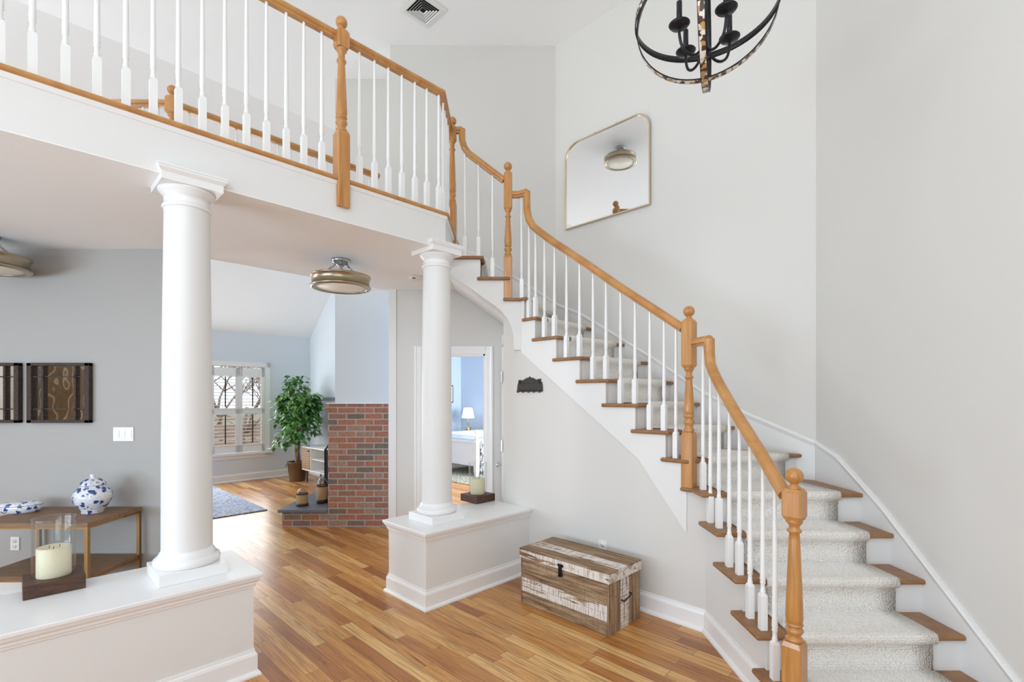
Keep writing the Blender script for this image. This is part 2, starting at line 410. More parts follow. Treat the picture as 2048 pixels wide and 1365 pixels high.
    def build(s, name, mats, parent=None, bevel=0.0, seg=2):
        me = bpy.data.meshes.new(name)
        me.from_pydata([tuple(v) for v in s.v], [], s.f)
        if not isinstance(mats, (list, tuple)): mats = [mats]
        for m in mats: me.materials.append(m)
        for i, p in enumerate(me.polygons): p.material_index = s.mi[i]; p.use_smooth = s.sm[i]
        me.update()
        import bmesh
        bm = bmesh.new(); bm.from_mesh(me); bmesh.ops.recalc_face_normals(bm, faces=bm.faces[:]); bm.to_mesh(me); bm.free()
        o = bpy.data.objects.new(name, me); COL.objects.link(o)
        if parent is not None: o.parent = parent
        if bevel:
            b = o.modifiers.new('bevel', 'BEVEL'); b.width = bevel; b.segments = seg; b.limit_method = 'ANGLE'; b.angle_limit = R(40)
        return o

def thing(name, label, cat, loc=(0, 0, 0), rz=0.0, group=None):
    o = bpy.data.objects.new(name, None); COL.objects.link(o); o.location = loc; o.rotation_euler = (0, 0, rz)
    o.empty_display_size = 0.05; o['label'] = label; o['category'] = cat
    if group: o['group'] = group
    return o
def tag(o, label, cat, group=None, kind=None):
    o['label'] = label; o['category'] = cat
    if group: o['group'] = group
    if kind: o['kind'] = kind
    return o
def struct(o): o['kind'] = 'structure'; return o
def copy_tree(o, parent=None):
    c = o.copy(); COL.objects.link(c)
    if parent is not None: c.parent = parent
    for ch in list(o.children): copy_tree(ch, c)
    return c

# ================================================================== THE SETTING
WR = 2.155                                  # right wall
CORNER = Vector((WR, 3.434, 0)); WB = WR+3.434    # mirror wall: X+Y = WB
YF = 5.10                                   # hall wall
CORNER2 = Vector((WB-YF, YF, 0))
XL = -1.225                                 # free end of the hall wall
FASC = -4.18; REAR = -6.39; WIN = -13.42
CW = WIN                                     # window wall
LIV = 5.72                                  # fireplace wall of living room: X+Y
KEY = 4.335                                 # face of the wall under the stairs

def wall(name, p, q, z0, z1, th, mat, holes=(), outward=None):
    """wall from plan point p to q; holes: (u0,u1,z0,z1) along it"""
    p = Vector((p[0], p[1], 0)); q = Vector((q[0], q[1], 0)); L = (q-p).length; d = (q-p)/L
    n = Vector((d.y, -d.x, 0)) if outward is None else Vector(outward)
    mb = MB(); us = sorted({0.0, L, *[h[0] for h in holes], *[h[1] for h in holes]}); zs = sorted({z0, z1, *[h[2] for h in holes], *[h[3] for h in holes]})
    for i in range(len(us)-1):
        for j in range(len(zs)-1):
            uc = (us[i]+us[i+1])/2; zc = (zs[j]+zs[j+1])/2
            if any(h[0] < uc < h[1] and h[2] < zc < h[3] for h in holes): continue
            a = p+d*us[i]; b = p+d*us[i+1]
            mb.prism([a, b, b+n*th, a+n*th], zs[j], zs[j+1])
    return struct(mb.build(name, mat))

# ground floor
fl = MB(); fl.prism([(-8.6, -2.2), (WR+0.1, -2.2), (WR+0.1, 3.5), (2.6, 6), (2.6, 16), (-8.6, 16)], -0.1, 0)
struct(fl.build('floor', M['floor']))
struct(MB().prism([(-60, -30), (40, -30), (40, 60), (-60, 60)], -0.5, -0.42).build('floor_outdoor', M['grass']))

wall('wall_right', (WR, -2.2), CORNER, 0, CEIL, 0.14, M['wall'], outward=(1, 0, 0))
wall('wall_stair', CORNER, CORNER2, 0, CEIL, 0.14, M['wall'], outward=A)
# hall wall with the bedroom door
DX0, DX1, DZ = -0.895, -0.243, 1.925
wall('wall_hall', (XL, YF), CORNER2+Vector((0.06, 0, 0)), 0, CEIL, 0.12, M['wall'], holes=[(DX0-XL, DX1-XL, 0, DZ)], outward=(0, 1, 0))
# closing walls behind the camera and to the left
wall('wall_front', (-6.6, -2.1), (WR, -2.1), 0, CEIL, 0.14, M['wall'], holes=[(0.8, 3.2, 0.5, 2.3), (4.3, 7.7, 0.7, 4.7)], outward=(0, -1, 0))  # first opening added for the dining fill lamp
wall('wall_left', (-6.55, -2.1), (-6.55, 3.72), 0, CEIL, 0.14, M['wall'], holes=[(0.2, 1.9, 0.3, 2.1), (1.0, 3.6, 3.4, 4.6)], outward=(-1, 0, 0))
YM = 3.715
wall('wall_dining', (-6.55, YM), (-2.48, YM), 0, HS, 0.12, M['wall_grey'], outward=(0, 1, 0))
# living room
wall('wall_window', ab(-3.2, CW), ab(LIV, CW), 0, 2.75, 0.16, M['wall_blue'],
     holes=[((4.60-0.085+3.2)*S2-1.62, (4.60-0.085+3.2)*S2, 0.50, 2.02)], outward=B)
wall('wall_fireplace', ab(LIV, CW), ab(LIV, -8.6), 0, CEIL, 0.14, M['wall_blue'], outward=A)
wall('wall_living_left', (-8.42, YM), (-8.42, 5.3), 0, CEIL, 0.14, M['wall_blue'], holes=[(0.15, 1.45, 0.5, 2.5), (0.2, 1.4, 2.6, 3.4)], outward=(-1, 0, 0))  # openings added for the unseen fill lamps
wall('wall_living_near', (-8.4, YM+0.12), (-6.5, YM+0.12), 0, CEIL, 0.12, M['wall_blue'], outward=(0, 1, 0))
# ceilings
FLAT = -9.08
cp = [Vector((-6.7, -2.3, 0)), Vector((WR+0.2, -2.3, 0)), Vector((WR+0.2, 3.6, 0)), Vector((0.75, 5.3, 0)), Vector((0.75, 6.65, 0)), ab(7.4, FLAT), ab(-4.32, FLAT)]
struct(MB().prism(cp, CEIL, CEIL+0.12).build('ceiling', M['ceil']))
c0 = ab(-8.2, FLAT, CEIL); c1 = ab(7.4, FLAT, CEIL); c2 = ab(7.4, CW-0.2, 2.62-0.11); c3 = ab(-8.2, CW-0.2, 2.62-0.11)
struct(MB().slab([c0, c1, c2, c3], (0, 0, 0.12)).build('ceiling_vault', M['ceil']))

# upper floor over the passage
pf = [ab(-8.2, FASC), ab(0.455*-2+0.0, FASC)]
XLAND = -0.475
pA = Vector((XLAND, XLAND-FASC, 0))
upper = [Vector((-6.5, -2.1, 0)), Vector((FASC-2.1, -2.1, 0)), pA, Vector((XLAND, YF, 0)), Vector((REAR+YF, YF, 0)), Vector((REAR+3.83, 3.83, 0)), Vector((-6.5, 3.83, 0))]
uf = struct(MB().prism(upper, HS, F2-0.02).build('floor_upper', M['trim_satin']))
struct(MB().prism([p+(Vector((0, 0, 0))) for p in upper], HS-0.004, HS).build('ceiling_lower', M['ceil']))
NOSE = [(-0.0, 0.0), (0.018, 0.0), (0.027, -0.006), (0.029, -0.014), (0.027, -0.022), (0.018, -0.028), (0, -0.028)]
COVE = [(0.0, -0.028), (0.014, -0.028), (0.013, -0.036), (0.004, -0.05), (0, -0.05)]
edge = [Vector((FASC-2.1, -2.1, F2)), Vector((pA.x, pA.y, F2)), Vector((XLAND, 4.24, F2))]
struct(MB().sweep(edge, [(a-0.006 if a < 0.001 else a, b) for a, b in NOSE], upright=True, smooth=False).build('trim_1', M['oak_rail']))
struct(MB().sweep(edge, COVE, upright=True).build('trim_2', M['trim']))

# baseboards
BASE = [(0, 0), (0.030, 0), (0.030, 0.010), (0.022, 0.022), (0.015, 0.024), (0.015, 0.105), (0.011, 0.118), (0.006, 0.122), (0.004, 0.137), (0, 0.137)]
def baseboard(name, pts, flip=False, parent=None, mat='trim'):
    P = [(-o, z) for o, z in BASE] if flip else BASE
    o = MB().sweep([Vector((p[0], p[1], 0)) for p in pts], P, upright=True).build(name, M[mat], parent)
    if parent is None: struct(o)
    return o
XS = 1.243                                  # string wall of the lower flight
KC = Vector((XS, KEY-XS, 0))
KEND = Vector((-0.045, KEY+0.045, 0))
baseboard('baseboard_stair', [KEND, KC, Vector((XS, 2.03, 0))], flip=False)
baseboard('baseboard_living', [ab(-3.0, CW), ab(LIV, CW), ab(LIV, -9.9)])
baseboard('baseboard_dining', [Vector((-6.5, YM, 0)), Vector((-2.5, YM, 0))])
baseboard('baseboard_right', [Vector((WR, 1.95, 0)), Vector((WR, -2, 0))])
baseboard('baseboard_hall', [Vector((XL, YF, 0)), Vector((DX0-0.085, YF, 0))])
# end trim of the hall wall
struct(MB().box(XL-0.012, XL+0.065, YF-0.014, YF+0.13, 0, HS-0.004).build('trim_3', M['trim_satin']))

# bedroom shell
BR = 11.45; BL = -13.9
wall('wall_bedroom_right', ab(BR, BL), ab(BR, -3.2), 0, 2.5, 0.12, M['wall_bed'], outward=A)
wall('wall_bedroom_left', ab(3.9+2.6, BL), ab(BR, BL), 0, 2.5, 0.12, M['wall_bed'], outward=B)
struct(MB().prism([(-1.2, 5.22), (1.6, 5.22), (4.7, 7.2), (3.5, 13.8), (-1.2, 12.9), (-3.8, 10.3), (-2.05, 7.9)], 2.5, 2.56).build('ceiling_bedroom', M['ceil']))
wall('wall_bedroom_side', (1.6, 5.24), (4.6, 7.2), 0, 2.5, 0.1, M['wall_bed'], outward=(1, 0, 0))
wall('wall_bedroom_near', (-2.0, 7.9), (-1.15, 5.24), 0, 2.5, 0.1, M['wall_bed'], outward=(-1, 0, 0))
wall('wall_bedroom_far', (-2.0, 7.9), ab(6.5, BL), 0, 2.5, 0.1, M['wall_bed'], outward=(-1, 0, 0))
l = bpy.data.lights.new('fill_bedroom', 'AREA'); l.shape = 'RECTANGLE'; l.size = 2.2; l.size_y = 1.5; l.energy = 260; l.color = (0.95, 0.98, 1)  # added unseen fill inside the bedroom; no window lets it in
lo = bpy.data.objects.new('fill_bedroom', l); COL.objects.link(lo); lo.location = (2.4, 7.6, 1.6)
lo.rotation_euler = (Vector((-1.0, 11, 1.2))-lo.location).to_track_quat('-Z', 'Y').to_euler()

# door casing of the bedroom door, jamb and open door leaf
cas = MB()
CP = [(0, 0), (0.012, 0), (0.016, 0.01), (0.016, 0.045), (0.022, 0.055), (0.022, 0.075), (0, 0.075)]
for x0, sgn in ((DX0, -1), (DX1, 1)):
    cas.prism([(x0, YF), (x0, YF-0.012), (x0+sgn*0.012, YF-0.017), (x0+sgn*0.05, YF-0.017), (x0+sgn*0.058, YF-0.024), (x0+sgn*0.078, YF-0.024), (x0+sgn*0.078, YF)], 0, DZ+0.078)
cas.box(DX0, DX1, YF-0.017, YF, DZ, DZ+0.052).box(DX0, DX1, YF-0.024, YF, DZ+0.052, DZ+0.078)
cas.box(DX0, DX0+0.018, YF, YF+0.13, 0, DZ).box(DX1-0.018, DX1, YF, YF+0.13, 0, DZ).box(DX0, DX1, YF, YF+0.13, DZ-0.018, DZ)
struct(cas.build('trim_4', M['trim']))
dl = MB().box(0, 0.035, 0, 0.62, 0.01, DZ-0.03).build('door_1', M['trim'])
dl.location = (DX0+0.02, YF+0.135, 0); dl.rotation_euler = (0, 0, R(24)); struct(dl)
for z in (0.42, 1.02, 1.66):
    h = MB().box(-0.002, 0.022, -0.03, 0.004, z-0.045, z+0.045).build('hinge', M['brass'], dl)
# closet door in the side wall under the stairs, seen edge-on
struct(MB().box(-0.04, 0.06, 4.45, 5.1, 0, HS-0.35).build('wall_closet', M['wall']))
cd = MB().box(-0.062, -0.046, 4.47, 5.02, 0.01, 1.93).build('door_2', M['trim']); struct(cd)
for z in (0.35, 1.04, 1.66): MB().box(-0.068, -0.058, 4.44, 4.475, z-0.05, z+0.05).build('hinge', M['chrome'], cd)
k = MB().lathe([(0.024, 0), (0.024, 0.006), (0.01, 0.012), (0.01, 0.03), (0.024, 0.04), (0.026, 0.052), (0.018, 0.062), (0, 0.064)], seg=16).build('door_knob', M['chrome'], cd)
k.location = (-0.06, 4.93, 0.80); k.rotation_euler = (0, R(-90), 0)

# ================================================================== STAIRCASE
def polyparam(pts):
    ls = [0.0]
    for i in range(len(pts)-1): ls.append(ls[-1]+(pts[i+1]-pts[i]).length)
    return ls
def pt_at(pts, ls, u):
    u = max(0, min(u, ls[-1]))
    for i in range(len(pts)-1):
        if u <= ls[i+1]+1e-9:
            return pts[i].lerp(pts[i+1], (u-ls[i])/(ls[i+1]-ls[i]))
    return pts[-1].copy()
def between(pts, ls, a, b):
    out = [pt_at(pts, ls, a)]+[pts[i].copy() for i in range(len(pts)) if a+1e-4 < ls[i] < b-1e-4]+[pt_at(pts, ls, b)]
    return out
def project(pts, ls, p):
    best = None
    for i in range(len(pts)-1):
        d = pts[i+1]-pts[i]; t = max(0, min(1, (p-pts[i]).dot(d)/d.length_squared)); q = pts[i]+d*t
        e = (p-q).length
        if best is None or e < best[0]: best = (e, ls[i]+t*d.length)
    return best[1]
XN = 1.165; SN = 4.29; YN = 4.19
inner = [Vector((XN, 1.7, 0)), Vector((XN, SN-XN, 0)), Vector((SN-YN, YN, 0)), Vector((XLAND-0.1, YN, 0))]
outer = [Vector((WR-0.006, 1.7, 0)), Vector((WR-0.006, CORNER.y-0.003, 0)), Vector((CORNER2.x-0.004, YF-0.006, 0)), Vector((XLAND-0.1, YF-0.006, 0))]
il, ol = polyparam(inner), polyparam(outer)
pin = {1: Vector((XN, 2.06, 0)), 2: Vector((XN, 2.297, 0)), 3: Vector((XN, 2.526, 0)), 4: Vector((XN, 2.75, 0)), 5: Vector((XN, 2.962, 0))}
for k_, px in {6: 1376, 7: 1336, 8: 1275, 9: 1215, 10: 1162, 11: 1114.4, 12: 1072.4, 13: 1053}.items(): pin[k_] = on_plane(px, 1, 1, SN)
pin[14] = on_plane(1020, 0, 1, YN); pin[15] = on_plane(967.6, 0, 1, YN); pin[16] = Vector((XLAND+0.02, YN, 0))
pout = {1: Vector((WR, 2.05, 0)), 2: Vector((WR, 2.288, 0)), 3: Vector((WR, 2.512, 0)), 4: Vector((WR, 2.72, 0)), 5: Vector((WR, 2.96, 0))}
for k_, px in {6: 1603, 7: 1468, 8: 1398, 9: 1345, 10: 1295, 11: 1247, 12: 1183}.items(): pout[k_] = on_plane(px, 1, 1, WB-0.05)
pout[13] = Vector((0.48, YF, 0)); pout[14] = Vector((0.02, YF, 0)); pout[15] = Vector((-0.215, YF, 0)); pout[16] = Vector((XLAND+0.02, YF, 0))
for d_ in (pin, pout):
    for q in d_.values(): q.z = 0
U = {k_: project(inner, il, p) for k_, p in pin.items()}
Vv = {k_: project(outer, ol, p) for k_, p in pout.items()}
P = {k_: pt_at(inner, il, U[k_]) for k_ in U}; Q = {k_: pt_at(outer, ol, Vv[k_]) for k_ in Vv}
FW = {}
for k_ in P:
    d = (Q[k_]-P[k_]).normalized(); FW[k_] = Vector((d.y, -d.x, 0))     # towards the foot of the stairs
    if k_ == 16: FW[k_] = Vector((1, 0, 0))

stair = thing('staircase', 'winding staircase with white risers and oak treads climbing the right wall', 'staircase', (0, 0, 0))
TT = 0.027
for k_ in range(1, 16):
    ins = between(inner, il, U[k_], U[k_+1]+(0.06 if k_ != 15 else -0.0)); outs = between(outer, ol, Vv[k_], Vv[k_+1]+(0.05 if k_ < 15 else 0.0))
    mb = MB().prism(ins+list(reversed(outs)), k_*RISE-TT, k_*RISE)
    mb.build('tread', M['oak_tread'], stair, bevel=0.011, seg=3)
# risers
INW = 0.05
def inset_in(p, q, a, b=0.0):
    d = (q-p).normalized(); return p+d*a, q-d*b
for k_ in range(1, 17):
    a, b = inset_in(P[k_], Q[k_], 0.06, 0.0); n = FW[k_]
    if k_ == 16: a = Vector((P[16].x, YN+0.03, 0)); b = Vector((P[16].x, YF, 0))
    a2 = a-n*0.032; b2 = b-n*0.032
    MB().slab([a2+UP*((k_-1)*RISE-TT*0), b2+UP*((k_-1)*RISE), b2+UP*(k_*RISE-TT), a2+UP*(k_*RISE-TT)], -n*0.018).build('riser', M['trim_satin'], stair)

# closed faces under the treads: profile along the inner path, offset inwards
path_in = [Vector((XS, 1.9, 0)), KC, Vector((KEY-(YN+0.03), YN+0.03, 0)), Vector((XLAND, YN+0.03, 0))]
def riser_hit(k_, face):     # where riser k crosses the face plane
    p = P[k_]-FW[k_]*0.032; d = (Q[k_]-P[k_]).normalized()
    nx, ny, c = face; t = (c-(nx*p.x+ny*p.y))/(nx*d.x+ny*d.y); return p+d*t
# lower flight string (plane X = XS)
def sawtooth(ks, face, ulast):
    out = []
    for i, k_ in enumerate(ks):
        h = riser_hit(k_, face)
        out.append((h, max(0, (k_-1)*RISE-TT)) if k_ > 1 else (h, 0.0)); out.append((h, k_*RISE-TT))
    out.append((ulast, ks[-1]*RISE-TT)); return out
face1 = (1, 0, XS)
tooth = sawtooth([1, 2, 3, 4, 5], face1, KC)
poly = [Vector((h.x, h.y, z)) for h, z in tooth]+[Vector((KC.x, KC.y, 0))]
MB().slab(poly, (0.05, 0, 0)).build('string_wall', M['trim_satin'], stair)
face2 = (1, 1, KEY)
bend2 = Vector((KEY-(YN+0.03), YN+0.03, 0))
ks2 = [6, 7, 8, 9, 10, 11, 12, 13]
tooth2 = [(KC, 5*RISE-TT)]+sawtooth(ks2, face2, bend2)[0:]
tooth2[1] = (tooth2[1][0], 5*RISE-TT)
poly2 = [Vector((h.x, h.y, z)) for h, z in tooth2]
key_top = poly2+[Vector((0.10, KEY-0.10, 2.24)), Vector((KEND.x, KEND.y, 2.24)), Vector((KEND.x, KEND.y, 0)), Vector((KC.x, KC.y, 0))]
MB().slab(key_top, A*0.10).build('under_stair_wall', M['wall'], stair)
# raised stringer band on that wall
lowline = [(1392, 1089), (1370, 1060), (1278, 918.5), (1200, 846.7), (1040, 702)]
band = [on_plane(x, 1, 1, KEY-0.008, y) for x, y in lowline]
band2 = [Vector((h.x, h.y, z-0.002)) for h, z in tooth2]
st = MB(); ps = [p.copy() for p in band2]+list(reversed(band))
off = -A*0.008
ps = [ab(KEY, p.x-p.y, p.z) for p in ps]
ps = [p for p in ps]
# split along the band in vertical strips for a clean face
def strips(mb, top, bot, off):
    us = sorted({round(p.x, 5) for p in top+bot}); lo = max(min(p.x for p in top), min(p.x for p in bot)); hi = min(max(p.x for p in top), max(p.x for p in bot))
    def ev(line, x, side):
        line = sorted(line, key=lambda p: p.x); c = []
        for i in range(len(line)-1):
            a, b = line[i], line[i+1]
            if a.x-1e-6 <= x <= b.x+1e-6 and b.x-a.x > 1e-6: c.append(a.z+(b.z-a.z)*(x-a.x)/(b.x-a.x))
        return c
    us = [u for u in us if lo-1e-6 <= u <= hi+1e-6]
    for i in range(len(us)-1):
        a, b = us[i], us[i+1]
        if b-a < 1e-4: continue
        def e(line, x0, x1, x):
            c = ev(line, x0*0.5+x1*0.5, 0); c0 = ev(line, x0+(x1-x0)*0.25, 0); m = c[0]; q = c0[0]; s_ = (m-q)/((x1-x0)*0.25)
            return m+s_*(x-(x0+x1)/2)
        za0, za1 = e(top, a, b, a), e(top, a, b, b); zb0, zb1 = e(bot, a, b, a), e(bot, a, b, b)
        mb.slab([ab(KEY, 2*a-KEY, zb0), ab(KEY, 2*b-KEY, zb1), ab(KEY, 2*b-KEY, za1), ab(KEY, 2*a-KEY, za0)], off)
# sawtooth as steps: nudge verticals apart
top = []
for i, (h, z) in enumerate(tooth2):
    top.append(Vector((h.x-(0.0002 if i % 2 == 0 else 0.0), h.y, z)))
top = [Vector((p.x, p.y, p.z)) for p in sorted(top, key=lambda p: (-p.x, p.z))]
strips(st, top, [Vector((p.x, p.y, p.z)) for p in band], -A*0.010)
st.build('stringer', M['trim_satin'], stair)
# upper run: frontal string with the curved lower edge
YS = YN+0.03
face3 = (0, 1, YS)
curve_px = [(1038, 700), (1028, 700), (1027, 672), (1023, 655), (1015, 638), (1004, 624), (991, 612.6), (970, 598), (945, 580), (920, 563), (902.5, 551), (893, 544.5)]
curve = [on_plane(x, 0, 1, YS, y) for x, y in curve_px]
t3 = [(bend2, 13*RISE-TT)]
for k_ in (14, 15): h = riser_hit(k_, face3); t3 += [(h, (k_-1)*RISE-TT), (h, k_*RISE-TT)]
t3 += [(Vector((XLAND, YS, 0)), 15*RISE-TT), ]
poly3 = [Vector((h.x, YS, z)) for h, z in t3]
low_left = Vector((XLAND, YS, HS)); 
poly3 += [low_left]+[Vector((p.x, YS, p.z)) for p in reversed(curve)]+[Vector((bend2.x, YS, curve[0].z))]
MB().slab(poly3, (0, 0.03, 0)).build('upper_string', M['trim_satin'], stair)
# sloping soffit behind the curved edge
sf = MB(); cc = [p.copy() for p in curve[2:]]; m_n = len(cc)
vs_ = [p+Vector((0, y, dz)) for p in cc for y, dz in ((0.02, 0.004), (YF-YS, 0.004), (YF-YS, 0.03), (0.02, 0.03))]
fs_ = [(4*i+j, 4*i+(j+1) % 4, 4*(i+1)+(j+1) % 4, 4*(i+1)+j) for i in range(m_n-1) for j in range(4)]
sf.add(vs_, [f for f in fs_ if True], False)
for i, f in enumerate(sf.f): sf.sm[i] = (i % 4 in (0, 2))
sf.build('soffit', M['trim_satin'], stair)
# side face of the landing where the railing returns
# wall skirt with moulded cap
CAPP = [(0, 0.012), (0.012, 0.012), (0.016, 0.0), (0.02, -0.006), (0.016, -0.02), (0.012, -0.034), (0, -0.034)]
sk_r = [Vector((WR, 1.85, 0.115)), Vector((WR, 2.067, 0.278)), Vector((WR, 2.815, 0.848)), Vector((WR, 3.20, 1.09)), Vector((WR, CORNER.y, 1.165))]
sk_b = [on_plane(x, 1, 1, WB, y) for x, y in [(1618, 879.6), (1497, 828.5), (1410, 786), (1305, 715), (1158.9, 626), (1117.8, 611)]]
pts = sk_r+[Vector((p.x, p.y, p.z)) for p in sk_b]+[Vector((CORNER2.x, YF, sk_b[-1].z+0.03)), Vector((-0.3, YF, 2.95)), Vector((-0.44, YF, 2.99))]
# right wall lies to the right of travel going up: profile points to the left
MB().sweep(pts, [(-o, z) for o, z in CAPP], upright=True).build('skirt_cap', M['trim_satin'], stair)
sk = MB()
for i in range(len(pts)-1):
    a, b = pts[i], pts[i+1]; d = Vector((b.x-a.x, b.y-a.y, 0))
    if d.length < 0.02: continue
    n = Vector((-d.y, d.x, 0)).normalized()
    lo_a = max(0, a.z-0.42); lo_b = max(0, b.z-0.42)
    sk.slab([Vector((a.x, a.y, lo_a)), Vector((b.x, b.y, lo_b)), Vector((b.x, b.y, b.z-0.02)), Vector((a.x, a.y, a.z-0.02))], n*0.011)
sk.build('skirt_board', M['trim_satin'], stair)

# carpet runner
IN_, OUT_ = 0.165, 0.145
run = MB(); rows = []
for k_ in range(1, 17):
    L, Rr = inset_in(P[k_], Q[k_], IN_, OUT_); n = FW[k_]
    if k_ == 16: L = Vector((P[16].x, YN+IN_, 0)); Rr = Vector((P[16].x, YF-OUT_, 0))
    z = k_*RISE; zb = (k_-1)*RISE
    prof = [(-0.019, zb+(0.012 if k_ > 1 else 0.002)), (-0.019, z-0.05), (0.004, z-0.038), (0.013, z-0.022), (0.012, z-0.004), (0.003, z+0.010), (-0.015, z+0.012)]
    for o, zz in prof: rows.append((L+n*o+UP*zz, Rr+n*o+UP*zz))
    if k_ == 6 or k_ == 13: pass
NS = 6; vs = []; fs = []
for a, b in rows:
    for j in range(NS+1): vs.append(a.lerp(b, j/NS))
for i in range(len(rows)-1):
    for j in range(NS): fs.append((i*(NS+1)+j, i*(NS+1)+j+1, (i+1)*(NS+1)+j+1, (i+1)*(NS+1)+j))
run.add(vs, fs, True)
ro = run.build('carpet_runner', M['runner'])
sm = ro.modifiers.new('thickness', 'SOLIDIFY'); sm.thickness = 0.011; sm.offset = -1
tag(ro, 'cream loop carpet runner laid over the oak stair treads', 'carpet')

# ------------------------------------------------------------------ railings
def baluster(parent, x, y, z0, z1, rot=0.0, sq=0.175, s=0.016):
    mb = MB(); c = (x, y, 0)
    mb.sqlathe([(s, z0), (s, z0+sq-0.012), (s*0.72, z0+sq)], c, rot)
    zz = z0+sq
    mb.lathe([(0.0115, zz-0.004), (0.0120, zz+0.004), (0.0135, zz+0.010), (0.0105, zz+0.016), (0.0098, zz+0.034), (0.0108, zz+0.046), (0.0140, zz+0.051), (0.0105, zz+0.058), (0.0135, zz+0.066), (0.0122, zz+0.10),
              (0.0108, zz+(z1-zz)*0.45), (0.0085, z1-0.10), (0.0078, z1)], c, 10, cap=False)
    return mb.build('baluster', M['trim'], parent)
def newel(parent, x, y, z0, zsq, zring, zcol, zb0, zb1, rot=0.0, h=0.040, name='newel_post'):
    mb = MB(); c = (x, y, 0)
    mb.sqlathe([(h, z0), (h, zsq-0.02), (h*0.86, zsq)], c, rot, 0.004)
    zr = zring-zsq
    mb.lathe([(h*0.75, zsq-0.004), (h*0.86, zsq+zr*0.06), (h*0.9, zsq+zr*0.14), (h*0.72, zsq+zr*0.22), (h*0.62, zsq+zr*0.30), (h*0.8, zsq+zr*0.45), (h*0.93, zsq+zr*0.56), (h*0.82, zsq+zr*0.68), (h*0.62, zsq+zr*0.74), (h*0.68, zsq+zr*0.78), (h*0.88, zsq+zr*0.84), (h*0.88, zsq+zr*0.9), (h*0.7, zsq+zr*0.94), (h*0.82, zring),
              (h*0.88, zring+0.02), (h*0.80, zring+(zcol-zring)*0.3), (h*0.56, zring+(zcol-zring)*0.93), (h*0.50, zcol), (h*0.72, zcol+0.006), (h*0.76, zcol+0.014), (h*0.52, zcol+0.022), (h*0.52, zb0-0.03), (h*0.68, zb0-0.02), (h*0.84, zb0-0.012), (h*0.84, zb0-0.004), (h*0.8, zb0+0.004)], c, 24)
    mb.sqlathe([(h*0.84, zb0), (h, zb0+0.016), (h, zb1-0.018), (h*0.78, zb1)], c, rot, 0.007)
    r = 0.036; zc = zb1+0.018+r
    prof = [(h*0.72, zb1-0.002), (h*0.66, zb1+0.006), (h*0.42, zb1+0.013), (h*0.42, zb1+0.02)]
    for i in range(3, 17): a = math.pi*i/16; prof.append((max(r*math.sin(a), 0.0), zc-r*math.cos(a)))
    mb.lathe(prof, c, 24)
    return mb.build(name, M['oak'], parent)
RP = [(-0.017, -0.028), (0.017, -0.028), (0.020, -0.018), (0.030, -0.010), (0.031, 0.004), (0.026, 0.016), (0.014, 0.026), (0, 0.029), (-0.014, 0.026), (-0.026, 0.016), (-0.031, 0.004), (-0.030, -0.010), (-0.020, -0.018)]
def rail(parent, pts, side=None, name='handrail'):
    return MB().sweep(pts, RP, side=side).build(name, M['oak_rail'], parent)
def railz(pts, x, y):       # height of rail centre above a plan point, by nearest plan segment
    best = None; p = Vector((x, y))
    for i in range(len(pts)-1):
        a = Vector(pts[i][:2]); b = Vector(pts[i+1][:2]); d = b-a
        if d.length < 1e-3: continue
        t = max(0, min(1, (p-a).dot(d)/d.length_squared)); e = (a+d*t-p).length
        if best is None or e < best[0]-1e-6: best = (e, pts[i][2]+(pts[i+1][2]-pts[i][2])*t)
    return best[1]

# lower flight railing
XB = 1.225; SB = 4.36; YB = 4.245
low = thing('lower_stair_railing', 'oak handrail with white balusters along the bottom flight, tall ball-top newel in front', 'railing', (XB, 2.14, 0))
def local(parent, o): o.location = -Vector(parent.location); return o
N1 = Vector((XB+0.02, 2.135, 0))
local(low, newel(low, N1.x, N1.y, 0, 0.416, 0.50, 0.885, 0.945, 1.080, R(40)))
lpx = [(1570, 990), (1520, 905), (1471, 826), (1438, 768), (1427, 745), (1421, 728), (1419, 705), (1419, 678)]
lrail = [on_plane(x, 1, 0, XB, y) for x, y in lpx]
c_low = lrail[-1]
N4 = on_plane(1378, 1, 1, SB-0.005)
local(low, rail(low, lrail, side=(1, 0, 0)))
hp = [Vector((N4.x, N4.y, c_low.z-0.008))+(Vector((c_low.x-N4.x, c_low.y-N4.y, 0)))*0.3, Vector((c_low.x, c_low.y, c_low.z-0.006))]
local(low, rail(low, hp, name='handrail_return'))
for px, k_ in ((1549.5, 1), (1525.5, 2), (1500, 2), (1478.8, 3), (1458.6, 3), (1438, 4), (1420.7, 4), (1406, 5)):
    p = on_plane(px, 1, 0, XB+0.0); local(low, baluster(low, p.x, p.y, k_*RISE, (c_low.z-0.03) if px == 1406 else railz(lrail, p.x, p.y)-0.02))
# middle flight
mid = thing('middle_stair_railing', 'oak handrail with white balusters on the angled middle flight, between two newels', 'railing', (N4.x, N4.y, 5*RISE))
local(mid, newel(mid, N4.x, N4.y, 5*RISE, 5*RISE+0.355, 5*RISE+0.475, 5*RISE+0.70, 5*RISE+0.775, 5*RISE+1.085, R(45), 0.0385))
mpx = [(1366, 657), (1300, 613.5), (1238, 573), (1170, 526), (1108, 484.5), (1080.5, 464.5), (1066, 452), (1058, 438), (1054.5, 420), (1054, 400), (1054, 383)]
mrail = [on_plane(x, 1, 1, SB, y) for x, y in mpx]
local(mid, rail(mid, mrail, side=A))
N2 = on_plane(1016, 0, 1, YB)
e = mrail[-1]
hb = Vector((SB-YB, YB, 0))
hp = [Vector((N2.x, N2.y, e.z-0.01)), Vector((hb.x-0.03, hb.y, e.z-0.01)), Vector((e.x, e.y, e.z-0.006))]
local(mid, rail(mid, hp, name='handrail_return'))
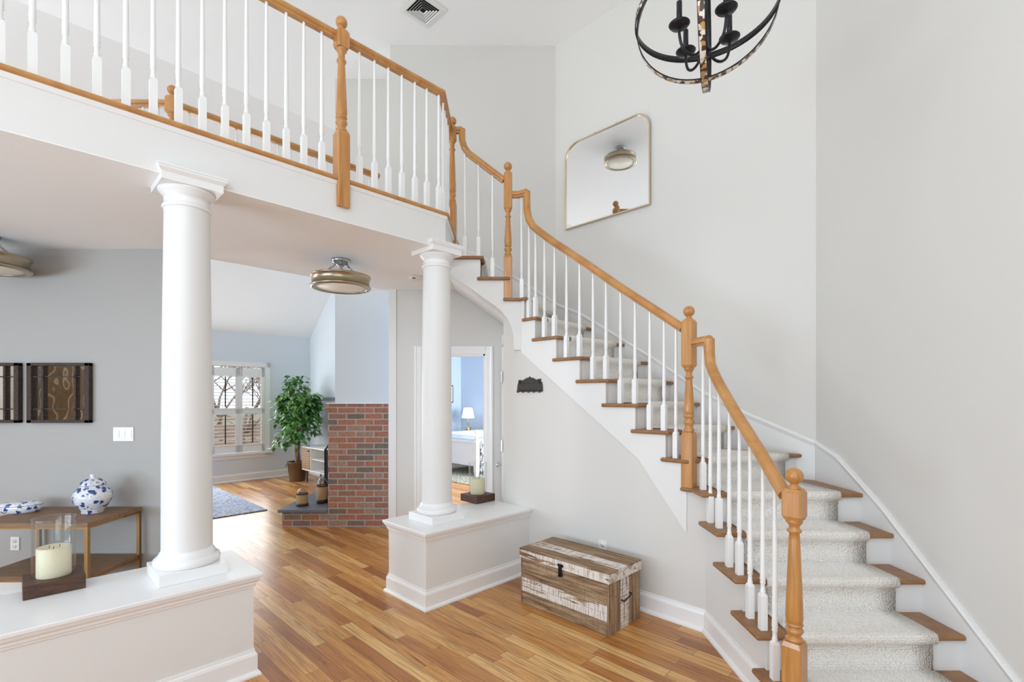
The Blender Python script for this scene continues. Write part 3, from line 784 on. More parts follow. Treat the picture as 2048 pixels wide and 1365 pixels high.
mb_k = {1351.8: 6, 1328: 7, 1299.5: 7, 1270: 8, 1241: 8, 1212: 9, 1186: 9, 1159: 10, 1133: 10, 1109: 11, 1089: 11, 1071: 12, 1058: 12}
for px, k_ in mb_k.items():
    p = on_plane(px, 1, 1, SB); local(mid, baluster(mid, p.x, p.y, k_*RISE, railz(mrail, p.x, p.y)-0.02, R(45)))
p = on_plane(1043, 0, 1, YB); local(mid, baluster(mid, p.x, p.y, 13*RISE, e.z-0.03))
# upper run
upr = thing('upper_stair_railing', 'short oak handrail with three white balusters at the top of the stairs', 'railing', (N2.x, N2.y, 13*RISE))
local(upr, newel(upr, N2.x, N2.y, 13*RISE, 2.695, 2.80, 3.025, 3.10, 3.415, 0, 0.036))
N3 = Vector((XLAND-0.01, 4.245, 0))
upx = [(1008, 361), (975, 336), (948, 315.5), (936, 306), (928, 294), (924.5, 281), (924, 268), (924, 259)]
urail = [on_plane(x, 0, 1, YB, y) for x, y in upx]
local(upr, rail(upr, urail, side=(0, 1, 0)))
e = urail[-1]
local(upr, rail(upr, [Vector((N3.x, N3.y, e.z-0.008)), Vector((e.x, e.y, e.z-0.006))], name='handrail_return'))
for px, k_ in ((930, 15), (957, 15), (985, 14)):
    p = on_plane(px, 0, 1, YB); local(upr, baluster(upr, p.x, p.y, k_*RISE, railz(urail[:3]+[on_plane(924, 0, 1, YB, 297)], p.x, p.y)-0.02))
# bridge railing
ZR = 3.775; CB = FASC-0.045
br = thing('bridge_railing', 'oak handrail and white balusters on the white bridge edge, with hanging ball-top newel', 'railing', (-1.05, 3.12, F2))
kn = Vector((XLAND-0.03, XLAND-0.03-CB, ZR))
local(br, rail(br, [ab(-5.2, CB, ZR), kn, Vector((XLAND-0.03, N3.y, ZR))]))
NB = on_plane(683, 1, -1, CB+0.03)
local(br, newel(br, NB.x, NB.y, 2.68, 3.16, 3.265, 3.60, 3.69, 3.805, R(45)))
local(br, newel(br, N3.x, N3.y, 2.66, 3.16, 3.265, 3.60, 3.69, 3.805, 0, 0.036))
ppx = [-4.2*0-67, 0, 65, 131, 194, 252, 306.5, 357, 405, 450, 493, 533, 572.5, 607.7, 643.5, 719, 749, 776.7, 803.7, 829.7, 853.6, 877.5]
for px in ppx:
    p = on_plane(px, 1, -1, CB)
    local(br, baluster(br, p.x, p.y, F2, ZR-0.02, R(45), 0.2))
for y in (3.80, 3.90, 4.005, 4.11):
    local(br, baluster(br, XLAND-0.03, y, F2, ZR-0.02, 0, 0.2))
# far railing overlooking the living room
fr = thing('gallery_railing', 'oak handrail seen through the bridge balusters, on the far side of the bridge', 'railing', (-2.6, 3.83, F2))
CR = REAR-0.03
NF = on_plane(345, 1, -1, CR-0.02)
ye = 5.08
local(fr, rail(fr, [Vector((-5.5, NF.y, ZR-0.02)), Vector((NF.x, NF.y, ZR-0.02)), Vector((CR+ye, ye, ZR-0.02))]))
local(fr, newel(fr, NF.x, NF.y, F2-0.1, 3.16, 3.265, 3.60, 3.67, 3.805, 0, 0.040))
d = A; n = int(((Vector((CR+ye, ye, 0))-Vector((NF.x, NF.y, 0))).length)/0.112)
for i in range(1, n+1):
    p = Vector((NF.x, NF.y, 0))+A*0.112*i; local(fr, baluster(fr, p.x, p.y, F2, ZR-0.04, R(45), 0.2))
for i in range(1, 16):
    local(fr, baluster(fr, NF.x-0.112*i, NF.y, F2, ZR-0.04, 0, 0.2))

# ================================================================== HALF WALLS AND COLUMNS
QF, QB = -3.985, -4.665
def half_wall(p0, p1, ends, label):
    t = thing('half_wall', label, 'half wall', ab((p0+p1)/2, (QF+QB)/2, 0))
    CT = 0.544
    corners = [ab(p0, QF), ab(p1, QF), ab(p1, QB), ab(p0, QB)]
    local(t, MB().prism(corners, 0, CT-0.02).build('body', M['trim_satin'], t))
    o_ = 0.052
    a0 = p0-o_ if 0 in ends else p0; a1 = p1+o_ if 1 in ends else p1
    local(t, MB().prism([ab(a0, QF+o_), ab(a1, QF+o_), ab(a1, QB-o_), ab(a0, QB-o_)], CT-0.022, CT).build('cap', M['trim'], t, bevel=0.005))
    def loop(off, z): return [ab(p0-(off if 0 in ends else 0), QF+off, z), ab(p1+(off if 1 in ends else 0), QF+off, z), ab(p1+(off if 1 in ends else 0), QB-off, z), ab(p0-(off if 0 in ends else 0), QB-off, z)]
    mo = [(0, -0.075), (0.006, -0.075), (0.008, -0.066), (0.013, -0.060), (0.015, -0.048), (0.022, -0.040), (0.026, -0.032), (0.026, -0.022), (0, -0.022)]
    if ends == (1,): path = [ab(p0, QB, CT), ab(p1, QB, CT), ab(p1, QF, CT), ab(p0, QF, CT)]
    else: path = [ab(p1, QF, CT), ab(p0, QF, CT), ab(p0, QB, CT), ab(p1, QB, CT)]
    # outward is to the left of travel for the first, so mirror as required
    s_ = -1 if ends == (1,) else -1
    def out_sign(path):
        d = (path[1]-path[0]).normalized(); n = Vector((d.y, -d.x, 0)); c = ab((p0+p1)/2, (QF+QB)/2)
        return 1 if (path[0].lerp(path[1], 0.5)-c).dot(n) > 0 else -1
    sg = out_sign(path)
    local(t, MB().sweep(path, [(o*sg, z) for o, z in mo], upright=True).build('cap_moulding', M['trim'], t))
    local(t, MB().sweep([Vector((p.x, p.y, 0)) for p in path], [(o*sg, z) for o, z in BASE], upright=True).build('baseboard', M['trim'], t))
    return t
half_wall(-3.4, 1.272, (1,), 'white panelled half wall at lower left carrying the nearer column')
half_wall(2.842, KEY, (0,), 'white half wall joined to the stair wall, carrying the farther column')
def column(px, label):
    p = on_plane(px, 1, -1, (QF+QB)/2)
    t = thing('column', label, 'column', (p.x, p.y, 0.544), R(45))
    z = 0
    MB().box(-0.152, 0.152, -0.152, 0.152, 0, 0.058).build('plinth', M['trim'], t, bevel=0.003)
    MB().lathe([(0.142, 0.058), (0.150, 0.066), (0.153, 0.078), (0.150, 0.092), (0.142, 0.100), (0.131, 0.102), (0.131, 0.112), (0.126, 0.114), (0.124, 0.124), (0.118, 0.130), (0.116, 0.14)], seg=48).build('base', M['trim'], t)
    h = HS-0.544
    MB().lathe([(0.116, 0.14), (0.115, h*0.33), (0.110, h*0.66), (0.103, h-0.135)], seg=48, cap=False).build('shaft', M['trim_satin'], t)
    c = MB().lathe([(0.103, h-0.137), (0.109, h-0.135), (0.113, h-0.128), (0.111, h-0.12), (0.104, h-0.118), (0.103, h-0.075), (0.108, h-0.073), (0.110, h-0.066), (0.117, h-0.060), (0.129, h-0.046), (0.132, h-0.036)], seg=48)
    c.box(-0.136, 0.136, -0.136, 0.136, h-0.036, h+0.012)
    c.sqlathe([(0.136, h+0.000), (0.142, h+0.006), (0.151, h+0.016), (0.151, h+0.026), (0.155, h+0.028), (0.155, h+0.036)], (0, 0, 0))
    c.build('capital', M['trim'], t)
column(374.5, 'thick white round column on the half wall at left, nearest the camera')
column(873.5, 'slimmer-looking white round column beside the staircase, on the farther half wall')

# ================================================================== CANDLE HOLDERS
def candle_holder(px, py, label, rot):
    p = at_height(px, py, 0.544)
    t = thing('candle_holder', label, 'candle holder', (p.x, p.y, 0.545), R(rot), 'hurricane candle holders on the half walls')
    MB().box(-0.110, 0.110, -0.110, 0.110, 0, 0.064).build('wooden_base', M['walnut'], t, bevel=0.003)
    g = MB(); prof = [(0.081, 0.064), (0.0815, 0.07), (0.0815, 0.335), (0.083, 0.343), (0.081, 0.346), (0.0775, 0.343), (0.0775, 0.07)]
    g.lathe(prof, seg=40, cap=False).build('glass_chimney', M['glass'], t)
    MB().tube([(0.0805*math.cos(a*math.pi/24), 0.0805*math.sin(a*math.pi/24), 0.344) for a in range(48)], 0.0028, 8, closed=True).build('glass_rim', M['chrome'] if False else M['glass'], t)
    c = MB().lathe([(0.064, 0.063), (0.065, 0.066), (0.065, 0.198), (0.062, 0.204), (0.055, 0.203), (0.03, 0.196), (0.0, 0.195)], seg=40).build('candle', M['wax'], t)
    for a in range(3):
        an = a*2.09+0.4
        MB().tube([(0.022*math.cos(an), 0.022*math.sin(an), 0.194), (0.022*math.cos(an)+0.002, 0.022*math.sin(an), 0.208)], 0.0014, 6).build('wick', M['iron'], c)
    return t
candle_holder(108, 1177, 'ivory candle in a glass cylinder on a dark wood block, on the nearer half wall', 45)
candle_holder(955.5, 1002, 'ivory candle in a glass cylinder on a dark wood block, beside the farther column', 45)

# ================================================================== RECLAIMED WOOD CHEST
fc = at_height(1217.5, 1275, 0)
ch = thing('wooden_chest', 'reclaimed-wood storage chest with whitewashed planks standing on the oak floor', 'chest', (fc.x, fc.y, 0), R(135))
L_, D_, H_ = 0.745, 0.37, 0.322      # local x along B (to the left), y = -depth... front face at y=0
b = MB()
zs = [0.0, 0.085, 0.135, 0.185, 0.24, H_]; ms = [0, 1, 1, 0, 0]; ms = [0, 1, 1, 0, 0]
for i in range(5): b.box(0.012, L_-0.002, -0.0, -0.02, zs[i]+0.0008, zs[i+1]-0.0008, mi=[0, 1, 1, 0, 0][i])
ys = [0, 0.075, 0.135, 0.185, 0.235, 0.30, D_]
for i in range(6): b.box(0, 0.014, -ys[i+1]+0.0006, -ys[i]-0.0006, 0, H_, mi=[2, 2, 3, 3, 2, 2][i])
for i in range(3): b.box(L_-0.016, L_, -D_*(i+1)/3, -D_*i/3, 0, H_, mi=2+i % 2)
b.box(0.01, L_-0.01, -D_, -D_+0.02, 0, H_, mi=0).box(0.01, L_-0.01, -D_+0.02, -0.02, 0.01, 0.03, mi=0)
b.build('body', [M['chest_brown'], M['chest_white'], M['chest_brown_end'], M['chest_white_end']], ch, bevel=0.0015, seg=1)
l_ = MB(); o1 = 0.008
l_.box(-o1, L_+o1, -0.012, o1, H_+0.003, 0.383, mi=1).box(-o1, 0.012, -D_-0.004, -0.012, H_+0.003, 0.383, mi=1).box(L_-0.012, L_+o1, -D_-0.004, -0.012, H_+0.003, 0.383, mi=1).box(-o1, L_+o1, -D_-o1, -D_+0.008, H_+0.003, 0.383, mi=1)
yl = [0, 0.10, 0.155, 0.21, D_]
for i in range(4): l_.box(-o1, L_+o1, -yl[i+1]-(o1 if i == 3 else 0)+0.0006, -yl[i]-0.0006+(o1 if i == 0 else 0), 0.383, 0.393, mi=[0, 1, 1, 0][i])
l_.build('lid', [M['chest_brown'], M['chest_white']], ch, bevel=0.0015, seg=1)
lt = MB().box(L_/2-0.022, L_/2+0.022, o1, o1+0.006, 0.345, 0.362).box(L_/2-0.013, L_/2+0.013, o1+0.004, o1+0.011, 0.286, 0.352)
lt.tube([(L_/2, 0.012, 0.318), (L_/2, 0.03, 0.312), (L_/2, 0.03, 0.296), (L_/2, 0.012, 0.292)], 0.003, 6)
lt.lathe([(0.0, 0.0), (0.017, 0.0), (0.017, 0.006), (0, 0.006)], (L_/2, 0.014, 0.282), 12)
lt.build('latch', M['black'], ch)
MB().tube([(0.0, -0.14, 0.188), (-0.022, -0.142, 0.184), (-0.026, -0.175, 0.196), (-0.026, -0.215, 0.206), (-0.022, -0.235, 0.208), (0, -0.237, 0.208)], 0.005, 8).build('handle', M['black'], ch)
MB().tube([(L_, -0.13, 0.19), (L_+0.024, -0.132, 0.188), (L_+0.026, -0.24, 0.188), (L_, -0.242, 0.19)], 0.005, 8).build('handle', M['black'], ch)

# ================================================================== WALL ITEMS BY THE STAIRS
# cast iron key rack
kp = on_plane(1060, 1, 1, KEY, 786)
kr = thing('key_rack', 'small dark cast iron key rack with hooks on the wall under the stairs', 'key rack', (kp.x, kp.y, kp.z), R(135))
kr.rotation_euler = (0, 0, R(-45))
wv_ = 0.165; hv = 0.10
out = [(-0.15, 0.0), (-0.152, 0.025), (-0.143, 0.07), (-0.135, 0.078), (-0.138, 0.095), (-0.126, 0.105), (-0.115, 0.098), (-0.10, 0.104), (-0.092, 0.09), (-0.07, 0.105), (-0.04, 0.118), (-0.012, 0.122), (0, 0.132), (0.012, 0.122), (0.04, 0.118), (0.07, 0.105), (0.088, 0.094), (0.096, 0.108), (0.112, 0.104), (0.128, 0.11), (0.134, 0.096), (0.13, 0.085), (0.145, 0.078), (0.152, 0.04), (0.152, 0.0)]
sc_ = 0.95
kb = MB().slab([Vector((x*sc_, 0, z*sc_+0.012)) for x, z in out], (0, -0.008, 0))
kb.slab([Vector((x*sc_*0.8, -0.008, (z*0.78)*sc_+0.022)) for x, z in out[3:-2]], (0, -0.004, 0))
for x in (-0.115, 0.115): kb.lathe([(0.0, 0), (0.012, 0.002), (0.014, 0.01), (0.008, 0.02), (0, 0.022)], (x*sc_, -0.01, 0.078), 10)
kb.tube([(-0.15*sc_, -0.01, 0.014), (0.152*sc_, -0.01, 0.014)], 0.006, 8)
kb.build('plaque', M['iron'], kr)
for i in range(5):
    x = (-0.128+0.065*i)*sc_
    MB().tube([(x, -0.006, 0.026), (x, -0.01, 0.012), (x, -0.018, 0.002), (x, -0.026, 0.002), (x, -0.032, 0.010), (x, -0.030, 0.018)], 0.0035, 6).build('hook', M['iron'], kr)
# outlets and switches
def plate(name, label, cat, pos, rz, w_, h_, kind):
    t = thing(name, label, cat, pos, rz)
    MB().box(-w_/2, w_/2, -0.006, 0, 0, h_).build('cover_plate', M['white'], t, bevel=0.002)
    if kind == 'outlet':
        for z in (h_*0.28, h_*0.68):
            r_ = MB().lathe([(0.0, 0), (0.016, 0), (0.016, 0.002), (0, 0.002)], seg=16).build('socket', M['white'], t)
            r_.location = (0, -0.006, z+0.002); r_.rotation_euler = (R(90), 0, 0)
            MB().box(-0.007, -0.005, -0.0088, -0.006, z-0.002, z+0.008).box(0.005, 0.007, -0.0088, -0.006, z-0.002, z+0.008).build('slots', M['iron'], t)
    else:
        for i in range(3):
            x = (i-1)*w_*0.30
            MB().box(x-0.016, x+0.016, -0.0095, -0.005, h_*0.22, h_*0.78).build('rocker_switch', M['trim'], t, bevel=0.001)
    return t
q = on_plane(1206, 1, 1, KEY, 1102); plate('wall_outlet', 'white electrical outlet low on the wall behind the wooden chest', 'outlet', q, R(-45), 0.07, 0.05, 'outlet') if False else None
q = on_plane(1206, 1, 1, KEY-0.001, 1112); plate('wall_outlet', 'white electrical outlet low on the wall behind the wooden chest', 'outlet', q, R(-45), 0.07, 0.114, 'outlet')
q = on_plane(31, 0, 1, YM-0.001, 1101); plate('wall_outlet', 'white electrical outlet on the grey wall beneath the console table', 'outlet', q, 0, 0.066, 0.10, 'outlet')
q = on_plane(247.5, 0, 1, YM-0.001, 883); plate('light_switch', 'white triple light switch plate on the grey wall left of the column', 'light switch', q, 0, 0.152, 0.105, 'switch')
# small sensor by the closet
q = on_plane(1003, 0, 1, 4.9, 690)
sn = MB().box(-0.012, 0.012, -0.03, 0.03, -0.045, 0.045).build('motion_sensor', M['white'], bevel=0.004); sn.location = (-0.055, 4.75, EYE+(795-680)*4.75/984)
tag(sn, 'tiny white alarm sensor high beside the closet door hinge', 'sensor')

# arched-corner wall mirror on the stair wall
m0 = on_plane(1133, 1, 1, WB, 461); m1 = on_plane(1302, 1, 1, WB, 411)
mw = (Vector((m1.x, m1.y, 0))-Vector((m0.x, m0.y, 0))).length; mh = 0.845
cm = m0.lerp(m1, 0.5)
mr = thing('wall_mirror', 'large gold-framed mirror with rounded top corners on the stair wall', 'mirror', (cm.x-S2*0.004, cm.y-S2*0.004, m0.z), R(-45))
def rounded(w_, h_, r, z0=0, x=0):
    pts = [(-w_/2, z0), (w_/2, z0)]
    for i in range(13): a = R(90*i/12); pts.append((w_/2-r+r*math.cos(a), h_-r+r*math.sin(a)))
    for i in range(13): a = R(90+90*i/12); pts.append((-w_/2+r+r*math.cos(a), h_-r+r*math.sin(a)))
    return pts
o_pts = rounded(mw, mh, 0.15)
MB().slab([Vector((x, -0.006, z)) for x, z in rounded(mw-0.016, mh-0.008, 0.144, 0.008)], (0, -0.008, 0)).build('mirror_glass', M['mirror'], mr)
fr_ = MB().sweep([Vector((x, -0.012, z)) for x, z in o_pts], [(0, 0), (0, 0)], closed=True) if False else MB()
n = len(o_pts)
for i in range(n):
    (x0, z0), (x1, z1) = o_pts[i], o_pts[(i+1) % n]
    cx, cz = 0, mh/2
    def inn(x, z):
        return (x-0.010*(1 if x > 0 else -1)*min(1, abs(x)/0.1), z-0.010*(1 if z > cz else -1)*(1 if (z < 0.01 or z > mh-0.15) else 0))
    (a0, b0), (a1, b1) = inn(x0, z0), inn(x1, z1)
    V8 = [(x0, -0.001, z0), (x1, -0.001, z1), (a1, -0.001, b1), (a0, -0.001, b0), (x0, -0.024, z0), (x1, -0.024, z1), (a1, -0.024, b1), (a0, -0.024, b0)]
    fr_.add(V8, [(0, 1, 2, 3), (7, 6, 5, 4), (0, 4, 5, 1), (3, 2, 6, 7)])
fr_.build('frame', M['gold'], mr)
for x in (-0.12, 0.12):
    MB().tube([(x, -0.008, mh), (x, -0.008, mh+0.014)], 0.003, 6).lathe([(0, 0), (0.006, 0), (0.006, 0.003), (0, 0.003)], (x, -0.008, mh+0.013), 8).build('hanger', M['gold'], mr)

# dark framed window mirrors on the grey wall
def pane_mirror(px0, px1, label):
    p0 = on_plane(px0, 0, 1, YM, 846); p1 = on_plane(px1, 0, 1, YM, 727); w_ = p1.x-p0.x; h_ = p1.z-p0.z
    t = thing('window_pane_mirror', label, 'mirror', ((p0.x+p1.x)/2, YM-0.002, p0.z), 0, 'window-pane mirrors over the console table')
    fm = MB(); fw = 0.035
    fm.box(-w_/2, -w_/2+fw, -0.035, 0, 0, h_).box(w_/2-fw, w_/2, -0.035, 0, 0, h_).box(-w_/2, w_/2, -0.035, 0, 0, 0.022).box(-w_/2, w_/2, -0.035, 0, h_-0.022, h_)
    fm.build('frame', M['dark_frame'], t, bevel=0.002)
    MB().box(-w_/2+0.02, w_/2-0.02, -0.008, -0.003, 0.02, h_-0.02).build('mirror_glass', M['mirror_old'], t)
    mu = MB()
    for x in (-w_*0.26, w_*0.26): mu.box(x-0.008, x+0.008, -0.028, -0.008, 0.02, h_-0.02)
    for z in (h_*0.23, h_*0.77): mu.box(-w_/2+0.02, w_/2-0.02, -0.022, -0.008, z-0.004, z+0.004)
    for x in (-w_*0.26, w_*0.26):
        for z in (h_*0.23, h_*0.77): mu.lathe([(0.0, -0.013), (0.010, -0.010), (0.013, 0), (0.010, 0.010), (0, 0.013)], (x, -0.022, z), 10)
    mu.build('muntins', M['dark_frame'], t)
pane_mirror(62, 186, 'square dark-framed window-pane mirror on the grey wall, seen whole')
pane_mirror(-78, 46, 'square dark-framed window-pane mirror cut off by the left picture edge')

# ================================================================== CONSOLE TABLE AND PORCELAIN
TZ = 0.66
tb = at_height(172, 1046.7, TZ); Yt0 = tb.y; xr = tb.x+0.01; xl = xr-0.76; Yt1 = YM-0.03
tc = thing('console_table', 'narrow brown wood console table with thin bronze frame against the grey wall', 'console table', ((xl+xr)/2, (Yt0+Yt1)/2, 0))
wx = (xr-xl)/2; wy = (Yt1-Yt0)/2
MB().box(-wx, wx, -wy, wy, TZ-0.028, TZ).build('table_top', M['table_wood'], tc, bevel=0.002)
MB().box(-wx+0.01, wx-0.01, -wy+0.005, wy-0.005, 0.285, 0.31).build('shelf', M['table_wood'], tc, bevel=0.002)
for x in (-wx+0.012, wx-0.012):
    for y in (-wy+0.012, wy-0.012): MB().box(x-0.011, x+0.011, y-0.011, y+0.011, 0, TZ-0.028).build('leg', M['table_metal'], tc)
fm = MB()
for z in (TZ-0.036, 0.279):
    for y in (-wy+0.012, wy-0.012): fm.box(-wx+0.012, wx-0.012, y-0.006, y+0.006, z-0.006, z+0.008)
    for x in (-wx+0.012, wx-0.012): fm.box(x-0.006, x+0.006, -wy+0.012, wy-0.012, z-0.006, z+0.008)
fm.build('frame_rails', M['table_metal'], tc)
jp = at_height(171, 1030, TZ)
j = thing('ginger_jar', 'round blue and white porcelain jar with domed lid on the console table', 'jar', (jp.x, jp.y+0.06, TZ+0.001), R(10))
MB().lathe([(0.0, 0), (0.062, 0), (0.066, 0.004), (0.064, 0.02), (0.085, 0.045), (0.108, 0.085), (0.113, 0.12), (0.105, 0.155), (0.082, 0.182), (0.07, 0.190), (0.069, 0.198), (0, 0.198)], seg=40).build('body', M['porcelain'], j)
ld = MB().lathe([(0.076, 0.196), (0.077, 0.204), (0.070, 0.216), (0.055, 0.232), (0.034, 0.243), (0.014, 0.247), (0.012, 0.252), (0.016, 0.258), (0.017, 0.266), (0.010, 0.274), (0, 0.276)], seg=40).build('lid', M['porcelain'], j)
dp = at_height(22, 1030, TZ)
dj = thing('porcelain_box', 'low oval blue and white porcelain box on the left of the console table', 'box', (dp.x, dp.y+0.07, TZ+0.001), R(20))
MB().lathe([(0.0, 0), (0.095, 0), (0.10, 0.006), (0.118, 0.02), (0.12, 0.045), (0.118, 0.048), (0, 0.048)], seg=36, sy=0.62).build('body', M['porcelain'], dj)
MB().lathe([(0.12, 0.05), (0.12, 0.058), (0.108, 0.070), (0.06, 0.076), (0, 0.077)], seg=36, sy=0.62).build('lid', M['porcelain'], dj)

# ================================================================== CEILING LAMPS
def ceiling_lamp(x, y, z, rot, label):
    t = thing('ceiling_lamp', label, 'ceiling lamp', (x, y, z), rot, 'semi-flush drum ceiling lamps')
    MB().lathe([(0.072, 0), (0.074, -0.012), (0.066, -0.022), (0.05, -0.036), (0.022, -0.048), (0.016, -0.06), (0.012, -0.075), (0, -0.075)], seg=32).build('canopy', M['chrome'], t)
    MB().lathe([(0.009, -0.07), (0.009, -0.155), (0.0, -0.155)], seg=12, cap=False).build('stem', M['chrome'], t)
    R_ = 0.222
    for a in range(3):
        an = R(120*a+170); c, s_ = math.cos(an), math.sin(an)
        mb = MB().tube([(0.055*c, 0.055*s_, -0.035), (0.205*c, 0.205*s_, -0.135)], 0.0065, 8).tube([(0.052*c, 0.052*s_, -0.032), (0.075*c, 0.075*s_, -0.048)], 0.010, 8)
        mb.lathe([(0, 0), (0.012, 0), (0.012, 0.016), (0, 0.016)], (0.212*c, 0.212*s_, -0.147), 10)
        mb.build('support_rod', M['chrome'], t)
    MB().lathe([(0.205, -0.135), (R_+0.009, -0.135), (R_+0.012, -0.141), (R_+0.009, -0.148), (R_, -0.150), (R_, -0.212), (R_+0.007, -0.214), (R_+0.013, -0.222), (R_+0.010, -0.231), (R_-0.004, -0.236), (R_-0.028, -0.233), (R_-0.028, -0.225), (R_-0.01, -0.22), (R_-0.01, -0.14)], seg=64, cap=False).build('drum_ring', M['nickel'], t)
    MB().lathe([(0, -0.229), (R_-0.022, -0.227), (R_-0.022, -0.223), (0, -0.224)], seg=48, cap=False).build('diffuser', M['diffuser'], t)
    MB().lathe([(0, -0.150), (R_-0.02, -0.150), (R_-0.02, -0.146), (0, -0.146)], seg=48, cap=False).build('top_plate', M['white'], t)
    return t
lp = at_height(682, 519, HS)
ceiling_lamp(lp.x, lp.y, HS-0.004, 0, 'nickel drum ceiling lamp hanging between the two white columns')
lp2 = at_height(-28, 470, HS)
ceiling_lamp(lp2.x, lp2.y, HS-0.004, R(30), 'nickel drum ceiling lamp cut off by the left picture edge')
ceiling_lamp(-1.62, 3.93, CEIL, R(50), 'nickel drum ceiling lamp above the bridge, seen only in the gold mirror')

# ceiling vent
vp = at_height(846, 19, CEIL)
v = thing('ceiling_vent', 'white square air vent in the high ceiling above the bridge', 'vent', (vp.x, vp.y, CEIL-0.001), R(45))
vb = MB(); S = 0.15
for k_, (r0, r1, z0, z1) in enumerate([(0.118, 0.165, -0.002, -0.010)]):
    for a in range(4):
        m4 = Matrix.Rotation(R(90*a), 4, 'Z'); vb.add([m4 @ Vector(p) for p in [(-r1, -r1, -0.001), (r1, -r1, -0.001), (r0, -r0, -0.001), (-r0, -r0, -0.001), (-r1, -r1, -0.006), (r1, -r1, -0.006), (r0, -r0, -0.012), (-r0, -r0, -0.012)]], [(4, 5, 6, 7), (0, 1, 5, 4), (3, 2, 6, 7)])
vb.build('frame', M['white'], v)
MB().box(-0.125, 0.125, -0.125, 0.125, -0.003, 0.0).build('shade_backing', M['vent_shade'], v)  # flat black sheet, its colour standing in for shade behind the louvres
for r0 in (0.118, 0.097, 0.076, 0.055, 0.034):
    ls_ = MB()
    for a in range(4):
        m4 = Matrix.Rotation(R(90*a), 4, 'Z'); ls_.add([m4 @ Vector(p) for p in [(-r0, -r0, -0.014), (r0, -r0, -0.014), (r0-0.009, -r0+0.009, -0.006), (-r0+0.009, -r0+0.009, -0.006), (-r0, -r0, -0.0155), (r0, -r0, -0.0155), (r0-0.009, -r0+0.009, -0.0075), (-r0+0.009, -r0+0.009, -0.0075)]], [(0, 1, 2, 3), (7, 6, 5, 4), (0, 4, 5, 1), (2, 3, 7, 6)])
    ls_.build('louvre', M['white'], v)
# smoke alarm
sp = at_height(832, 553, HS)
sa = MB().lathe([(0, 0), (0.062, 0), (0.064, -0.012), (0.056, -0.028), (0.03, -0.036), (0, -0.037)], seg=28)
sd = thing('smoke_alarm', 'round white smoke alarm on the lower ceiling left of the farther column', 'smoke alarm', (sp.x, sp.y, HS-0.004))
sa.build('housing', M['white'], sd)
MB().box(-0.02, 0.006, -0.058, -0.050, -0.03, -0.022).build('grille', M['iron'], sd)

# ================================================================== CHANDELIER
cx, cy, RC = 0.930, 2.325, 0.322; cz = EYE+1.82
cd = thing('orb_chandelier', 'black orb chandelier with shell-inlaid hoops and candle arms hanging in the foyer', 'chandelier', (cx, cy, cz))
def hoop(mat4, r, hw, name='hoop'):
    mb = MB(); N = 72
    for j in range(N):
        a0, a1 = 2*math.pi*j/N, 2*math.pi*(j+1)/N
        def rp(a, rr, z): return mat4 @ Vector((math.cos(a)*rr, math.sin(a)*rr, z))
        t = 0.005
        mb.add([rp(a0, r, -hw), rp(a1, r, -hw), rp(a1, r, hw), rp(a0, r, hw), rp(a0, r-t, -hw), rp(a1, r-t, -hw), rp(a1, r-t, hw), rp(a0, r-t, hw)],
               [(7, 6, 5, 4), (0, 4, 5, 1), (3, 2, 6, 7)], True, 0)
        mb.add([rp(a0, r, -hw), rp(a1, r, -hw), rp(a1, r, -hw*0.82), rp(a0, r, -hw*0.82)], [(0, 1, 2, 3)], True, 0)
        mb.add([rp(a0, r, hw*0.82), rp(a1, r, hw*0.82), rp(a1, r, hw), rp(a0, r, hw)], [(0, 1, 2, 3)], True, 0)
        mb.add([rp(a0, r+0.0004, -hw*0.82), rp(a1, r+0.0004, -hw*0.82), rp(a1, r+0.0004, hw*0.82), rp(a0, r+0.0004, hw*0.82)], [(0, 1, 2, 3)], True, 1)
    return mb.build(name, [M['black'], M['mosaic']], cd)
az = math.atan2(cx, cy)
hoop(Matrix.Identity(4), RC, 0.016)
# hoop facing the camera and hoop seen edge-on
hoop(Matrix.Rotation(-az-R(2), 4, 'Z') @ Matrix.Rotation(R(90), 4, 'X'), RC-0.0055, 0.016)
hoop(Matrix.Rotation(-az-R(3), 4, 'Z') @ Matrix.Rotation(R(90), 4, 'Y'), RC+0.006, 0.016)
MB().tube([(0, 0, -0.19), (0, 0, RC+0.02)], 0.011, 12).lathe([(0, -0.21), (0.02, -0.205), (0.026, -0.19), (0.02, -0.175), (0.012, -0.17)], seg=16).build('centre_stem', M['black'], cd)
for a in range(4):
    an = R(17+90*a); c, s_ = math.cos(an), math.sin(an)
    arm = [(0.01*c, 0.01*s_, -0.12), (0.02*c, 0.02*s_, -0.17), (0.05*c, 0.05*s_, -0.205), (0.09*c, 0.09*s_, -0.21), (0.125*c, 0.125*s_, -0.185), (0.14*c, 0.14*s_, -0.14), (0.142*c, 0.142*s_, -0.10)]
    sm_ = []
    for i_ in range(len(arm)-1):
        q0 = Vector(arm[max(i_-1, 0)]); q1 = Vector(arm[i_]); q2 = Vector(arm[i_+1]); q3 = Vector(arm[min(i_+2, len(arm)-1)])
        for t_ in (0, 0.25, 0.5, 0.75): sm_.append(0.5*((2*q1)+(q2-q0)*t_+(2*q0-5*q1+4*q2-q3)*t_*t_+(3*q1-q0-3*q2+q3)*t_**3))
    sm_.append(Vector(arm[-1]))
    MB().tube(sm_, 0.0065, 10).build('arm', M['black'], cd)
    cu = MB().lathe([(0.006, -0.105), (0.02, -0.100), (0.042, -0.092), (0.048, -0.084), (0.046, -0.083), (0.02, -0.09), (0, -0.09)], (0.142*c, 0.142*s_, 0), 24).build('candle_cup', M['black'], cd)
    MB().lathe([(0.0125, -0.09), (0.0125, 0.02), (0.008, 0.022), (0, 0.022)], (0.142*c, 0.142*s_, 0), 16).build('candle_sleeve', M['black'], cu)
